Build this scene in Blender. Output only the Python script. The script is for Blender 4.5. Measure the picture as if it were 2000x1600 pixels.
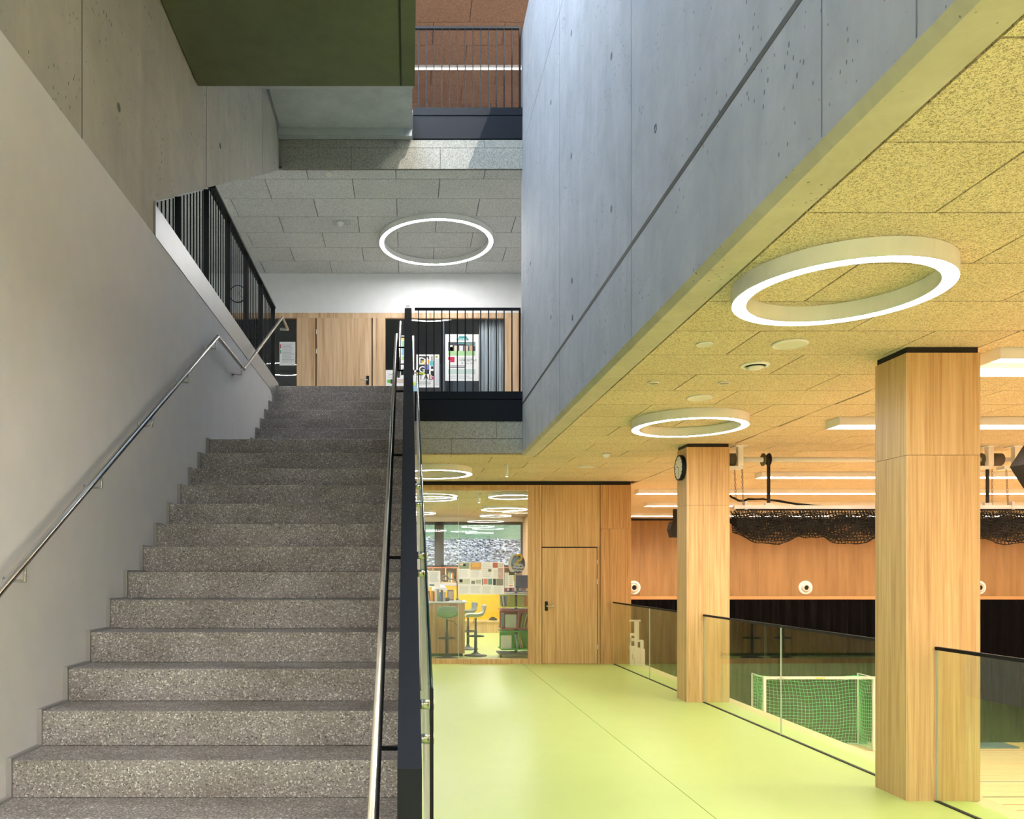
import bpy, bmesh, math, random
from mathutils import Vector, Matrix

random.seed(7)
SC = bpy.context.scene
COL = SC.collection
for _o in list(bpy.data.objects):
    bpy.data.objects.remove(_o)

# ------------------------------------------------------------------ camera
F, VX, VY, EYE = 1556.0, 796.0, 1117.0, 1.68
cd = bpy.data.cameras.new('camera')
cam = bpy.data.objects.new('camera', cd)
COL.objects.link(cam)
cam.location = (0, 0, EYE)
cam.rotation_euler = (math.pi / 2, 0, 0)
cd.sensor_fit = 'HORIZONTAL'
cd.sensor_width = 36.0
cd.lens = F / 2000.0 * 36.0
cd.shift_x = (1000 - VX) / 2000.0
cd.shift_y = (VY - 800) / 2000.0
cd.clip_start, cd.clip_end = 0.05, 200
SC.camera = cam

# ------------------------------------------------------------------ world, daylight, exposure
SC.view_settings.view_transform = 'Standard'
SC.view_settings.look = 'None'
SC.view_settings.gamma = 1
SC.view_settings.use_curve_mapping = False
SC.view_settings.exposure = 1.18
w = bpy.data.worlds.new('sky')
SC.world = w
w.use_nodes = True
bg = w.node_tree.nodes['Background']
bg.inputs[0].default_value = (0.62, 0.78, 1.0, 1)
bg.inputs[1].default_value = 0.42

RING_E = 30.0        # ring lamps
GYM_E = 34.0          # gym linear lamps
SKY_W = 380.0        # added panel lamp at the unseen rooflight


def lamp_area(name, loc, rot, sx, sy, watts, color):
    l = bpy.data.lights.new(name, 'AREA')
    l.shape = 'RECTANGLE'
    l.size, l.size_y = sx, sy
    l.energy = watts
    l.color = color
    o = bpy.data.objects.new(name, l)
    o.location = loc
    o.rotation_euler = rot
    COL.objects.link(o)
    return o


# added panel lamp standing in for daylight, under the unseen rooflight
lamp_area('rooflight_added_lamp', (-0.7, 6.8, 11.40), (0, 0, 0), 1.7, 4.9, SKY_W, (0.58, 0.75, 1.0))
sl = bpy.data.lights.new('sun', 'SUN')
sl.energy = 4.0
sl.angle = 0.01
sl.color = (1.0, 0.95, 0.88)
so = bpy.data.objects.new('sun', sl)
COL.objects.link(so)
so.location = (6, 4, 16)
so.rotation_euler = Vector((-0.40, 0.36, -1.0)).to_track_quat('-Z', 'Y').to_euler()


# ------------------------------------------------------------------ helpers: geometry
def P(px, py, Y):
    """point at depth Y seen at photo pixel px, py"""
    return Vector(((px - VX) * Y / F, Y, EYE + (VY - py) * Y / F))


def XP(px, Y):
    return (px - VX) * Y / F


def ZP(py, Y):
    return EYE + (VY - py) * Y / F


WL = {}


def world(o):
    return WL.get(o.name, Vector((0, 0, 0))) if o else Vector((0, 0, 0))


def add(name, me, loc=(0, 0, 0), parent=None, rot=None):
    o = bpy.data.objects.new(name, me)
    COL.objects.link(o)
    loc = Vector(loc)
    if parent is not None:
        o.parent = parent
        o.location = loc - world(parent)
    else:
        o.location = loc
    if rot:
        o.rotation_euler = rot
    WL[o.name] = loc
    return o


def tag(o, label, cat, group=None):
    o['label'] = label
    o['category'] = cat
    if group:
        o['group'] = group
    return o


def thing(name, loc, label, cat, group=None):
    o = add(name, None, loc)
    o.empty_display_size = 0.1
    return tag(o, label, cat, group)


def struct(o):
    o['kind'] = 'structure'
    return o


def sempty(name, loc):
    return struct(add(name, None, loc))


def from_data(name, verts, faces, mat, smooth=False):
    me = bpy.data.meshes.new(name)
    me.from_pydata([tuple(v) for v in verts], [], faces)
    if mat is not None:
        for m in (mat if isinstance(mat, (list, tuple)) else [mat]):
            me.materials.append(m)
    bm = bmesh.new()
    bm.from_mesh(me)
    bmesh.ops.recalc_face_normals(bm, faces=bm.faces)
    bm.to_mesh(me)
    bm.free()
    if smooth:
        for p in me.polygons:
            p.use_smooth = True
    me.update()
    return me


BOXC = {}


def boxmesh(dx, dy, dz, mat, bevel=0.0):
    k = (round(dx, 4), round(dy, 4), round(dz, 4), mat.name, bevel)
    if k in BOXC:
        return BOXC[k]
    bm = bmesh.new()
    bmesh.ops.create_cube(bm, size=1.0)
    bmesh.ops.scale(bm, vec=(dx, dy, dz), verts=bm.verts)
    if bevel > 0:
        bmesh.ops.bevel(bm, geom=list(bm.edges), offset=bevel, segments=1, profile=0.5, affect='EDGES')
    me = bpy.data.meshes.new('box')
    bm.to_mesh(me)
    bm.free()
    me.materials.append(mat)
    BOXC[k] = me
    return me


def box(name, x0, x1, y0, y1, z0, z1, mat, parent=None, bevel=0.0):
    me = boxmesh(abs(x1 - x0), abs(y1 - y0), abs(z1 - z0), mat, bevel)
    return add(name, me, ((x0 + x1) / 2, (y0 + y1) / 2, (z0 + z1) / 2), parent)


def prism_x(name, yz, x0, x1, mat, parent=None):
    """polygon in the YZ plane extruded along X"""
    n = len(yz)
    c = Vector(((x0 + x1) / 2, sum(p[0] for p in yz) / n, sum(p[1] for p in yz) / n))
    v = [Vector((x0, a, b)) - c for a, b in yz] + [Vector((x1, a, b)) - c for a, b in yz]
    f = [list(range(n))[::-1], list(range(n, 2 * n))]
    f += [[i, (i + 1) % n, n + (i + 1) % n, n + i] for i in range(n)]
    return add(name, from_data(name, v, f, mat), c, parent)


def prism_y(name, xz, y0, y1, mat, parent=None):
    n = len(xz)
    c = Vector((sum(p[0] for p in xz) / n, (y0 + y1) / 2, sum(p[1] for p in xz) / n))
    v = [Vector((a, y0, b)) - c for a, b in xz] + [Vector((a, y1, b)) - c for a, b in xz]
    f = [list(range(n))[::-1], list(range(n, 2 * n))]
    f += [[i, (i + 1) % n, n + (i + 1) % n, n + i] for i in range(n)]
    return add(name, from_data(name, v, f, mat), c, parent)


def tube_geo(pts, r, n=8, verts=None, faces=None, cap=True):
    verts = [] if verts is None else verts
    faces = [] if faces is None else faces
    pts = [Vector(p) for p in pts]
    base = len(verts)
    up = None
    m = len(pts)
    for i, p in enumerate(pts):
        if i == 0:
            t = (pts[1] - p).normalized()
            k = 1.0
        elif i == m - 1:
            t = (p - pts[i - 1]).normalized()
            k = 1.0
        else:
            a = (p - pts[i - 1]).normalized()
            b = (pts[i + 1] - p).normalized()
            t = (a + b)
            t = t.normalized() if t.length > 1e-6 else a
            k = 1.0 / max(0.45, a.dot(t))
        if up is None:
            up = Vector((0, 0, 1)) if abs(t.z) < 0.9 else Vector((1, 0, 0))
        s = t.cross(up)
        if s.length < 1e-5:
            s = t.cross(Vector((0, 1, 0)))
        s.normalize()
        u = s.cross(t).normalized()
        up = u
        for j in range(n):
            a = 2 * math.pi * j / n
            verts.append(p + s * (math.cos(a) * r) + u * (math.sin(a) * r * k))
    for i in range(m - 1):
        for j in range(n):
            a = base + i * n + j
            b = base + i * n + (j + 1) % n
            faces.append([a, b, b + n, a + n])
    if cap:
        faces.append([base + j for j in range(n)][::-1])
        faces.append([base + (m - 1) * n + j for j in range(n)])
    return verts, faces


def tube(name, pts, r, mat, parent=None, n=10, smooth=True):
    c = Vector(pts[0])
    v, f = tube_geo([Vector(p) - c for p in pts], r, n)
    return add(name, from_data(name, v, f, mat, smooth), c, parent)


def tubes(name, lines, r, mat, parent=None, n=4, loc=None):
    """many thin strands joined into one mesh"""
    c = Vector(lines[0][0]) if loc is None else Vector(loc)
    v, f = [], []
    for l in lines:
        tube_geo([Vector(p) - c for p in l], r, n, v, f, cap=False)
    return add(name, from_data(name, v, f, mat, False), c, parent)


def lathe_mesh(name, prof, mat, n=32, closed=False, smooth=True):
    v, f = [], []
    m = len(prof)
    for i in range(n):
        a = 2 * math.pi * i / n
        for r, z in prof:
            v.append((r * math.cos(a), r * math.sin(a), z))
    for i in range(n):
        ni = (i + 1) % n
        for j in range(m if closed else m - 1):
            nj = (j + 1) % m
            f.append([i * m + j, ni * m + j, ni * m + nj, i * m + nj])
    me = from_data(name, v, f, mat, smooth)
    bm = bmesh.new()
    bm.from_mesh(me)
    bmesh.ops.remove_doubles(bm, verts=bm.verts, dist=1e-5)
    bmesh.ops.recalc_face_normals(bm, faces=bm.faces)
    bm.to_mesh(me)
    bm.free()
    return me


def lathe(name, prof, mat, loc, parent=None, n=32, closed=False, rot=None, smooth=True):
    return add(name, lathe_mesh(name, prof, mat, n, closed, smooth), loc, parent, rot)


RX = (math.pi / 2, 0, 0)      # lathe axis z -> towards -y (front)


def text_mesh(s, size, mat, bold=0.0, align='LEFT'):
    cu = bpy.data.curves.new('lettering', 'FONT')
    cu.body = s
    cu.size = size
    cu.offset = bold
    cu.align_x = align
    cu.resolution_u = 2
    tmp = bpy.data.objects.new('lettering_tmp', cu)
    COL.objects.link(tmp)
    dg = bpy.context.evaluated_depsgraph_get()
    me = bpy.data.meshes.new_from_object(tmp.evaluated_get(dg))
    bpy.data.objects.remove(tmp)
    bpy.data.curves.remove(cu)
    me.materials.clear()
    me.materials.append(mat)
    return me


def text(name, s, size, mat, loc, parent, bold=0.0, align='LEFT', roll=0.0):
    return add(name, text_mesh(s, size, mat, bold, align), loc, parent, (math.pi / 2, -roll, 0))


def copy_tree(o, parent=None):
    c = o.copy()
    COL.objects.link(c)
    c.parent = parent
    for ch in list(o.children):
        copy_tree(ch, c)
    return c


# ------------------------------------------------------------------ helpers: materials
def lin(r, g, b):
    def f(c):
        c /= 255.0
        return c / 12.92 if c <= 0.04045 else ((c + 0.055) / 1.055) ** 2.4
    return (f(r), f(g), f(b), 1.0)


class NT:
    def __init__(s, name):
        s.m = bpy.data.materials.new(name)
        s.m.use_nodes = True
        s.t = s.m.node_tree
        s.b = s.t.nodes['Principled BSDF']

    def n(s, typ, **kw):
        x = s.t.nodes.new(typ)
        for k, v in kw.items():
            if isinstance(k, str) and hasattr(x, k):
                setattr(x, k, v)
            else:
                x.inputs[k].default_value = v
        return x

    def l(s, a, b):
        s.t.links.new(a, b)

    def pos(s, sx=1, sy=1, sz=1, rand=False):
        g = s.n('ShaderNodeNewGeometry')
        mp = s.n('ShaderNodeMapping')
        mp.inputs['Scale'].default_value = (sx, sy, sz)
        s.l(g.outputs['Position'], mp.inputs['Vector'])
        if rand:
            oi = s.n('ShaderNodeObjectInfo')
            mu = s.n('ShaderNodeMath', operation='MULTIPLY')
            mu.inputs[1].default_value = 37.0
            s.l(oi.outputs['Random'], mu.inputs[0])
            s.l(mu.outputs[0], mp.inputs['Location'])
        return mp.outputs['Vector']

    def noise(s, vec, scale, detail=3, rough=0.5, dist=0.0):
        x = s.n('ShaderNodeTexNoise')
        x.inputs['Scale'].default_value = scale
        x.inputs['Detail'].default_value = detail
        x.inputs['Roughness'].default_value = rough
        x.inputs['Distortion'].default_value = dist
        s.l(vec, x.inputs['Vector'])
        return x.outputs['Fac']

    def ramp(s, fac, stops):
        r = s.n('ShaderNodeValToRGB')
        e = r.color_ramp.elements
        while len(e) < len(stops):
            e.new(0.5)
        for i, (p, c) in enumerate(stops):
            e[i].position = p
            e[i].color = c if len(c) == 4 else (*c, 1)
        s.l(fac, r.inputs['Fac'])
        return r.outputs['Color']

    def mix(s, a, b, fac, mode='MIX'):
        x = s.n('ShaderNodeMix', data_type='RGBA', blend_type=mode)
        for v, i in ((fac, 0), (a, 6), (b, 7)):
            if hasattr(v, 'links'):
                s.l(v, x.inputs[i])
            else:
                x.inputs[i].default_value = v
        return x.outputs[2]

    def color(s, c):
        if hasattr(c, 'links'):
            s.l(c, s.b.inputs['Base Color'])
        else:
            s.b.inputs['Base Color'].default_value = c

    def bump(s, h, strength=0.2, dist=0.01):
        b = s.n('ShaderNodeBump')
        b.inputs['Strength'].default_value = strength
        b.inputs['Distance'].default_value = dist
        s.l(h, b.inputs['Height'])
        s.l(b.outputs['Normal'], s.b.inputs['Normal'])

    def rough(s, v):
        s.b.inputs['Roughness'].default_value = v
        return s


MC = {}


def plain(name, c, rough=0.5, metal=0.0, spec=0.5):
    if name in MC:
        return MC[name]
    t = NT(name)
    v = t.pos(1, 1, 1)
    f = t.noise(v, 6.0, 2)
    t.color(t.mix(tuple(x * 0.95 for x in c[:3]) + (1,), tuple(min(1, x * 1.05) for x in c[:3]) + (1,), f))
    t.rough(rough)
    t.b.inputs['Metallic'].default_value = metal
    t.b.inputs['Specular IOR Level'].default_value = spec
    MC[name] = t.m
    return t.m


def emit(name, c, e):
    t = NT(name)
    t.color((0.9, 0.9, 0.9, 1))
    t.b.inputs['Emission Color'].default_value = c
    t.b.inputs['Emission Strength'].default_value = e
    return t.m


def concrete(name, c1, c2, pores=1.0):
    t = NT(name)
    a = t.noise(t.pos(1, 1, 0.45), 1.3, 6, 0.62, 0.4)
    b = t.noise(t.pos(2.6, 2.6, 0.35), 1.0, 5, 0.65, 0.8)
    base = t.mix(c1, c2, a)
    st = t.ramp(b, [(0.30, (0.84, 0.84, 0.84)), (0.60, (1, 1, 1))])
    base = t.mix(base, st, 0.8, 'MULTIPLY')
    cl = t.noise(t.pos(1, 1, 1), 3.2, 6, 0.7, 0.5)
    base = t.mix(base, t.ramp(cl, [(0.30, (0.80, 0.80, 0.80)), (0.52, (0.96, 0.96, 0.96)), (0.72, (1.08, 1.08, 1.08))]), 0.75, 'MULTIPLY')
    v = t.n('ShaderNodeTexVoronoi', feature='F1')
    t.l(t.pos(11, 11, 6), v.inputs['Vector'])
    v.inputs['Scale'].default_value = 2.1
    sz = t.noise(t.pos(1, 1, 1), 2.3, 2)
    th = t.n('ShaderNodeMapRange')
    t.l(sz, th.inputs[0])
    th.inputs[1].default_value, th.inputs[2].default_value = 0.36, 0.72
    th.inputs[3].default_value, th.inputs[4].default_value = 0.03 * pores, 0.20 * pores
    lt = t.n('ShaderNodeMath', operation='LESS_THAN')
    t.l(v.outputs['Distance'], lt.inputs[0])
    t.l(th.outputs[0], lt.inputs[1])
    base = t.mix(base, tuple(x * 0.32 for x in c1[:3]) + (1,), lt.outputs[0])
    t.color(base)
    t.rough(0.7)
    inv = t.n('ShaderNodeMath', operation='SUBTRACT')
    inv.inputs[0].default_value = 1.0
    t.l(lt.outputs[0], inv.inputs[1])
    t.bump(inv.outputs[0], 0.4, 0.004)
    return t.m


def woodwool(name, c1, c2):
    t = NT(name)
    v = t.pos(1, 1, 1)
    strands = None
    for k, (scl, off) in enumerate(((58.0, 0.0), (70.0, 5.3), (48.0, 11.7), (84.0, 19.1))):
        ad = t.n('ShaderNodeVectorMath', operation='ADD')
        t.l(v, ad.inputs[0])
        ad.inputs[1].default_value = (off, off * 0.7, off * 0.3)
        nz = t.noise(ad.outputs[0], scl, 1.0, 0.5, 0.6)
        sb = t.n('ShaderNodeMath', operation='SUBTRACT')
        t.l(nz, sb.inputs[0])
        sb.inputs[1].default_value = 0.5
        ab = t.n('ShaderNodeMath', operation='ABSOLUTE')
        t.l(sb.outputs[0], ab.inputs[0])
        mr = t.n('ShaderNodeMapRange', interpolation_type='SMOOTHSTEP')
        t.l(ab.outputs[0], mr.inputs[0])
        mr.inputs[1].default_value, mr.inputs[2].default_value = 0.05, 0.012
        mr.inputs[3].default_value, mr.inputs[4].default_value = 0.0, 1.0 - 0.1 * k
        if strands is None:
            strands = mr.outputs[0]
        else:
            mxn = t.n('ShaderNodeMath', operation='MAXIMUM')
            t.l(strands, mxn.inputs[0])
            t.l(mr.outputs[0], mxn.inputs[1])
            strands = mxn.outputs[0]
    a = strands
    b = t.noise(v, 120.0, 2, 0.5, 1.5)
    d = t.noise(v, 1.4, 2)
    col = t.ramp(a, [(0.0, tuple(x * 0.5 for x in c2[:3])), (0.35, c2), (0.9, c1)])
    col = t.mix(col, t.ramp(b, [(0.3, (0.8, 0.8, 0.8)), (0.6, (1, 1, 1))]), 0.5, 'MULTIPLY')
    col = t.mix(col, t.ramp(d, [(0.3, (0.94, 0.94, 0.94)), (0.7, (1, 1, 1))]), 1.0, 'MULTIPLY')
    oi = t.n('ShaderNodeObjectInfo')
    col = t.mix(col, t.ramp(oi.outputs['Random'], [(0, (0.94, 0.94, 0.94)), (1, (1, 1, 1))]), 1.0, 'MULTIPLY')
    t.color(col)
    t.rough(0.95)
    t.b.inputs['Specular IOR Level'].default_value = 0.1
    t.bump(a, 0.5, 0.006)
    return t.m


def oak(name, c1, c2, c3, gx=48.0, gz=0.9, rough=0.45):
    t = NT(name)
    v = t.pos(gx, gx, gz, rand=True)
    a = t.noise(v, 1.0, 5, 0.62, 0.6)
    v2 = t.pos(5, 5, 0.42, rand=True)
    b = t.noise(v2, 1.0, 3, 0.5, 1.2)
    w2 = t.n('ShaderNodeTexWave', wave_type='BANDS', bands_direction='DIAGONAL')
    t.l(t.pos(7, 7, 0.55, rand=True), w2.inputs['Vector'])
    w2.inputs['Scale'].default_value = 0.9
    w2.inputs['Distortion'].default_value = 7.0
    w2.inputs['Detail'].default_value = 3.0
    w2.inputs['Detail Scale'].default_value = 0.7
    col = t.ramp(a, [(0.30, c3), (0.48, c2), (0.68, c1)])
    col = t.mix(col, t.ramp(b, [(0.3, (0.84, 0.80, 0.74)), (0.65, (1, 1, 1))]), 0.75, 'MULTIPLY')
    col = t.mix(col, t.ramp(w2.outputs['Fac'], [(0.1, (0.86, 0.82, 0.76)), (0.6, (1, 1, 1))]), 0.3, 'MULTIPLY')
    t.color(col)
    t.rough(rough)
    t.bump(a, 0.08, 0.002)
    return t.m


def terrazzo(name):
    t = NT(name)
    v = t.pos(1, 1, 1)
    vo = t.n('ShaderNodeTexVoronoi', feature='F1')
    t.l(v, vo.inputs['Vector'])
    vo.inputs['Scale'].default_value = 170.0
    sep = t.n('ShaderNodeSeparateColor')
    t.l(vo.outputs['Color'], sep.inputs[0])
    chips = t.ramp(sep.outputs[0], [(0.0, lin(92, 88, 86)), (0.10, lin(148, 142, 140)), (0.55, lin(162, 156, 154)), (0.85, lin(178, 173, 171)), (0.96, lin(232, 230, 228))])
    big = t.noise(t.pos(1.5, 3, 3), 1.3, 4, 0.6)
    st = t.ramp(big, [(0.28, (0.66, 0.63, 0.60)), (0.55, (0.9, 0.89, 0.88)), (0.75, (1.12, 1.12, 1.12))])
    col = t.mix(chips, st, 1.0, 'MULTIPLY')
    v2 = t.n('ShaderNodeTexVoronoi', feature='F1')
    t.l(v, v2.inputs['Vector'])
    v2.inputs['Scale'].default_value = 62.0
    lt = t.n('ShaderNodeMath', operation='LESS_THAN')
    lt.inputs[1].default_value = 0.13
    t.l(v2.outputs['Distance'], lt.inputs[0])
    col = t.mix(col, lin(48, 42, 38), lt.outputs[0])
    t.color(col)
    t.rough(0.75)
    t.bump(sep.outputs[1], 0.15, 0.002)
    return t.m


def glass(name, tint=(0.975, 0.99, 0.98, 1), ior=1.5, gain=1.0):
    m = bpy.data.materials.new(name)
    m.use_nodes = True
    t = m.node_tree
    t.nodes.remove(t.nodes['Principled BSDF'])
    out = t.nodes['Material Output']
    fr = t.nodes.new('ShaderNodeFresnel')
    fr.inputs['IOR'].default_value = ior
    tr = t.nodes.new('ShaderNodeBsdfTransparent')
    tr.inputs['Color'].default_value = tint
    gl = t.nodes.new('ShaderNodeBsdfGlossy')
    gl.inputs['Roughness'].default_value = 0.0
    gl.inputs['Color'].default_value = (1, 1, 1, 1)
    mx = t.nodes.new('ShaderNodeMixShader')
    # a fixed-IOR Fresnel for thin panes: same on both sides of the sheet
    geo = t.nodes.new('ShaderNodeLayerWeight')
    geo.inputs['Blend'].default_value = 0.5
    pw = t.nodes.new('ShaderNodeMath')
    pw.operation = 'POWER'
    pw.inputs[1].default_value = 4.5
    t.links.new(geo.outputs['Facing'], pw.inputs[0])
    ma = t.nodes.new('ShaderNodeMath')
    ma.operation = 'MULTIPLY_ADD'
    ma.inputs[1].default_value = 0.9
    ma.inputs[2].default_value = 0.05 * gain
    t.links.new(pw.outputs[0], ma.inputs[0])
    ma.use_clamp = True
    t.links.new(ma.outputs[0], mx.inputs['Fac'])
    t.links.new(tr.outputs[0], mx.inputs[1])
    t.links.new(gl.outputs[0], mx.inputs[2])
    t.links.new(mx.outputs[0], out.inputs['Surface'])
    t.nodes.remove(fr)
    return m


M = {}
M['concrete'] = concrete('fair_faced_concrete', lin(184, 186, 190), lin(162, 164, 168))
M['concrete_lit_warm'] = concrete('fair_faced_concrete_lit_warm', lin(206, 199, 184), lin(182, 176, 162))  # same concrete; brighter, warmer light on it put into the colour
M['concrete_smooth'] = concrete('smooth_concrete_soffit', lin(186, 190, 194), lin(166, 170, 174), 0.35)
M['soffit_green'] = concrete('dark_soffit', lin(108, 114, 92), lin(92, 98, 78), 0.2)
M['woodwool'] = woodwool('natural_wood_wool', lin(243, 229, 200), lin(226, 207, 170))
M['woodwool_lit_grey'] = woodwool('wood_wool_lit_grey', lin(236, 236, 237), lin(216, 216, 218))  # same beige wood wool, first-floor light put into its colour
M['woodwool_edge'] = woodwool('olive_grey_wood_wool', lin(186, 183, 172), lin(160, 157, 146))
M['woodwool_lit_brown'] = woodwool('wood_wool_lit_brown', lin(214, 172, 144), lin(184, 142, 114))  # same beige wood wool, warm lamp light put into its colour
M['joint'] = plain('dark_joint', lin(52, 42, 26), 0.9)
M['oak'] = oak('oak_veneer', lin(222, 190, 142), lin(208, 171, 120), lin(184, 144, 98))
M['oak_end'] = oak('oak_veneer_dark', lin(212, 174, 122), lin(194, 150, 98), lin(156, 112, 68))
M['larch'] = oak('pale_larch_veneer', lin(232, 204, 172), lin(218, 184, 148), lin(188, 148, 112), 18.0, 0.6)
M['terrazzo'] = terrazzo('washed_terrazzo')
M['black'] = plain('black_blue_steel', lin(17, 20, 26), 0.6, 0.0, 0.18)
M['blackbar'] = plain('black_bar_steel', lin(17, 19, 23), 0.6, 0.0, 0.2)
M['dark'] = plain('near_black', lin(16, 15, 16), 0.7)
M['steel'] = plain('brushed_stainless', (0.62, 0.60, 0.57, 1), 0.24, 1.0)
M['sheet'] = plain('stainless_sheet', (0.5, 0.5, 0.5, 1), 0.42, 1.0)
M['alu'] = plain('aluminium', (0.75, 0.73, 0.72, 1), 0.35, 0.6)
M['white'] = plain('white_paint', lin(236, 236, 236), 0.5)
M['whitewall'] = plain('white_plaster', lin(232, 233, 236), 0.85)
M['plaster'] = plain('warm_white_plaster', lin(230, 225, 222), 0.8)
M['greysoft'] = plain('grey_putty', lin(160, 157, 154), 0.7)
M['paper'] = plain('paper', lin(240, 240, 242), 0.7)
M['glass'] = glass('clear_glass')
M['guard'] = glass('guard_glass', (0.86, 0.93, 0.86, 1), 1.5, 1.5)
M['glass_edge'] = plain('green_glass_edge', lin(40, 66, 60), 0.15)
M['ring'] = emit('ring_diffuser', (1.0, 0.985, 0.96, 1), RING_E)
M['ring_library'] = emit('ring_diffuser_library', (1.0, 0.985, 0.96, 1), RING_E * 2.0)
M['ring_foyer_added'] = emit('ring_diffuser_foyer_added', (1.0, 0.97, 0.94, 1), RING_E * 1.9)  # for unseen lamps added to brighten stair and left wall
M['ring_top_added'] = emit('ring_diffuser_top_added', (1.0, 0.94, 0.84, 1), RING_E * 4.5)  # for unseen lamps added to brighten the upper left wall
M['gymlamp'] = emit('gym_lamp_diffuser', (1.0, 0.87, 0.72, 1), GYM_E)
M['spot'] = emit('spot_face', (1, 0.96, 0.9, 1), 60.0)
M['curtain'] = plain('black_curtain', lin(9, 7, 8), 0.95, 0.0, 0.08)
M['yellow'] = plain('yellow_panel', lin(246, 200, 14), 0.4)
M['netblack'] = plain('black_rope', lin(20, 19, 20), 0.8)
M['netgreen'] = plain('green_rope', lin(96, 226, 150), 0.7)


def floor_mat():
    t = NT('lime_green_linoleum')
    a = t.noise(t.pos(1, 1, 1), 3.0, 4, 0.6)
    b = t.noise(t.pos(1, 1, 1), 60.0, 2)
    col = t.mix(lin(179, 197, 116), lin(186, 203, 126), a)
    col = t.mix(col, t.ramp(b, [(0.3, (0.97, 0.97, 0.97)), (0.7, (1, 1, 1))]), 1.0, 'MULTIPLY')
    t.color(col)
    t.rough(0.34)
    t.b.inputs['Specular IOR Level'].default_value = 0.35
    return t.m


def gymfloor_mat():
    t = NT('beech_sports_floor')
    a = t.noise(t.pos(0.7, 16, 1), 1.0, 4, 0.6)
    col = t.ramp(a, [(0.3, lin(214, 184, 140)), (0.6, lin(236, 210, 168))])
    t.color(col)
    t.rough(0.4)
    return t.m


def slatwall_mat():
    t = NT('perforated_orange_wood')
    w1 = t.n('ShaderNodeTexWave', wave_type='BANDS', bands_direction='X')
    t.l(t.pos(1, 1, 1), w1.inputs['Vector'])
    w1.inputs['Scale'].default_value = 14.0
    w2 = t.n('ShaderNodeTexWave', wave_type='BANDS', bands_direction='Z')
    t.l(t.pos(1, 1, 1), w2.inputs['Vector'])
    w2.inputs['Scale'].default_value = 10.0
    g = t.noise(t.pos(5, 5, 0.5, rand=True), 1.0, 4, 0.6)
    col = t.ramp(g, [(0.3, lin(138, 104, 60)), (0.65, lin(162, 126, 80))])
    col = t.mix(col, t.ramp(w1.outputs['Fac'], [(0.2, (0.72, 0.66, 0.6)), (0.6, (1, 1, 1))]), 0.6, 'MULTIPLY')
    col = t.mix(col, t.ramp(w2.outputs['Fac'], [(0.2, (0.82, 0.78, 0.74)), (0.6, (1, 1, 1))]), 0.5, 'MULTIPLY')
    t.color(col)
    t.rough(0.55)
    return t.m


def gravel_mat():
    t = NT('grey_gravel')
    v = t.n('ShaderNodeTexVoronoi', feature='F1')
    t.l(t.pos(1, 1, 1), v.inputs['Vector'])
    v.inputs['Scale'].default_value = 9.0
    sep = t.n('ShaderNodeSeparateColor')
    t.l(v.outputs['Color'], sep.inputs[0])
    t.color(t.ramp(sep.outputs[0], [(0, lin(60, 66, 78)), (0.6, lin(112, 120, 134)), (1, lin(180, 186, 196))]))
    t.rough(0.9)
    return t.m


def grass_mat():
    t = NT('mown_grass')
    a = t.noise(t.pos(1, 1, 1), 5.0, 5, 0.7)
    t.color(t.ramp(a, [(0.3, lin(52, 78, 60)), (0.7, lin(92, 122, 102))]))
    t.rough(0.95)
    return t.m


M['floor'] = floor_mat()
M['gymfloor'] = gymfloor_mat()
M['slatwall'] = slatwall_mat()
M['gravel'] = gravel_mat()
M['grass'] = grass_mat()


def flat(r, g, b, rough=0.6):
    return plain('colour_%d_%d_%d' % (r, g, b), lin(r, g, b), rough)


# ================================================================== THE SETTING
XW = -1.785                       # stair side wall plane
RISE, GOING = 0.168, 0.293
F1 = 4.20                         # first floor level
C0, C1, C2 = 3.33, 7.29, 11.24    # ceilings of the three floors
YV = 11.10                        # far edge of the void
YB = 14.52                        # ground floor rear partition
YB1 = 14.97                       # first floor rear wall
XB0, XB1 = 1.60, 1.80             # concrete parapet wall
YG = 24.6                         # gym end wall
ZG = -3.585                        # gym floor
GX = 4.20                         # gym side of the corridor edge


def onX(px, py, X):
    Y = F * X / (px - VX)
    return Vector((X, Y, ZP(py, Y)))


# floor of corridor and library
fl = struct(box('floor', -3.6, 4.12, -4.2, 24.4, -0.32, 0.0, M['floor']))
box('floor_seam', 0.0, 0.006, -4.0, YB, 0.0, 0.0012, flat(120, 140, 60), fl)
fl.children[0].location.x = XP(1180, F * EYE / (1424.6 - VY)) - world(fl).x
# pale edge ledge under the glass guards
edge = struct(box('trim_1', 4.12, 4.30, -4.2, YB + 0.2, -0.34, -0.004, flat(206, 190, 152)))

# left wall: plaster up to the first floor edge, fair-faced concrete above
struct(box('wall_left', XW - 0.22, XW, -4.2, YB + 0.4, -0.3, 4.055, M['plaster']))
s0 = onX(300, 393, XW - 0.012)
s1 = onX(550, 330, XW - 0.012)
wl = struct(prism_x('wall_left_upper', [(-4.2, 4.06), (s0.y, 4.06), (s0.y, s0.z), (s1.y, s1.z), (YV + 0.02, s1.z), (YV + 0.02, 12.2), (-4.2, 12.2)], XW - 0.22, XW - 0.012, M['concrete_lit_warm']))
for px in (160, 403, 513):
    y = F * (XW - 0.012) / (px - VX)
    zb = 4.06 if y < s0.y else s0.z + (y - s0.y) * (s1.z - s0.z) / (s1.y - s0.y)
    box('shuttering_joint', XW - 0.016, XW - 0.0105, y - 0.006, y + 0.006, zb + 0.01, 11.2, flat(112, 106, 92), wl)


def tie_hole(c, axis_sign, mat, parent):
    o = lathe('tie_hole', [(0.0, 0.0), (0.017, 0.0), (0.019, 0.002), (0.026, 0.002), (0.028, 0.0)], mat, c, parent, 16)
    o.rotation_euler = (0, axis_sign * math.pi / 2, 0)
    return o


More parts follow.
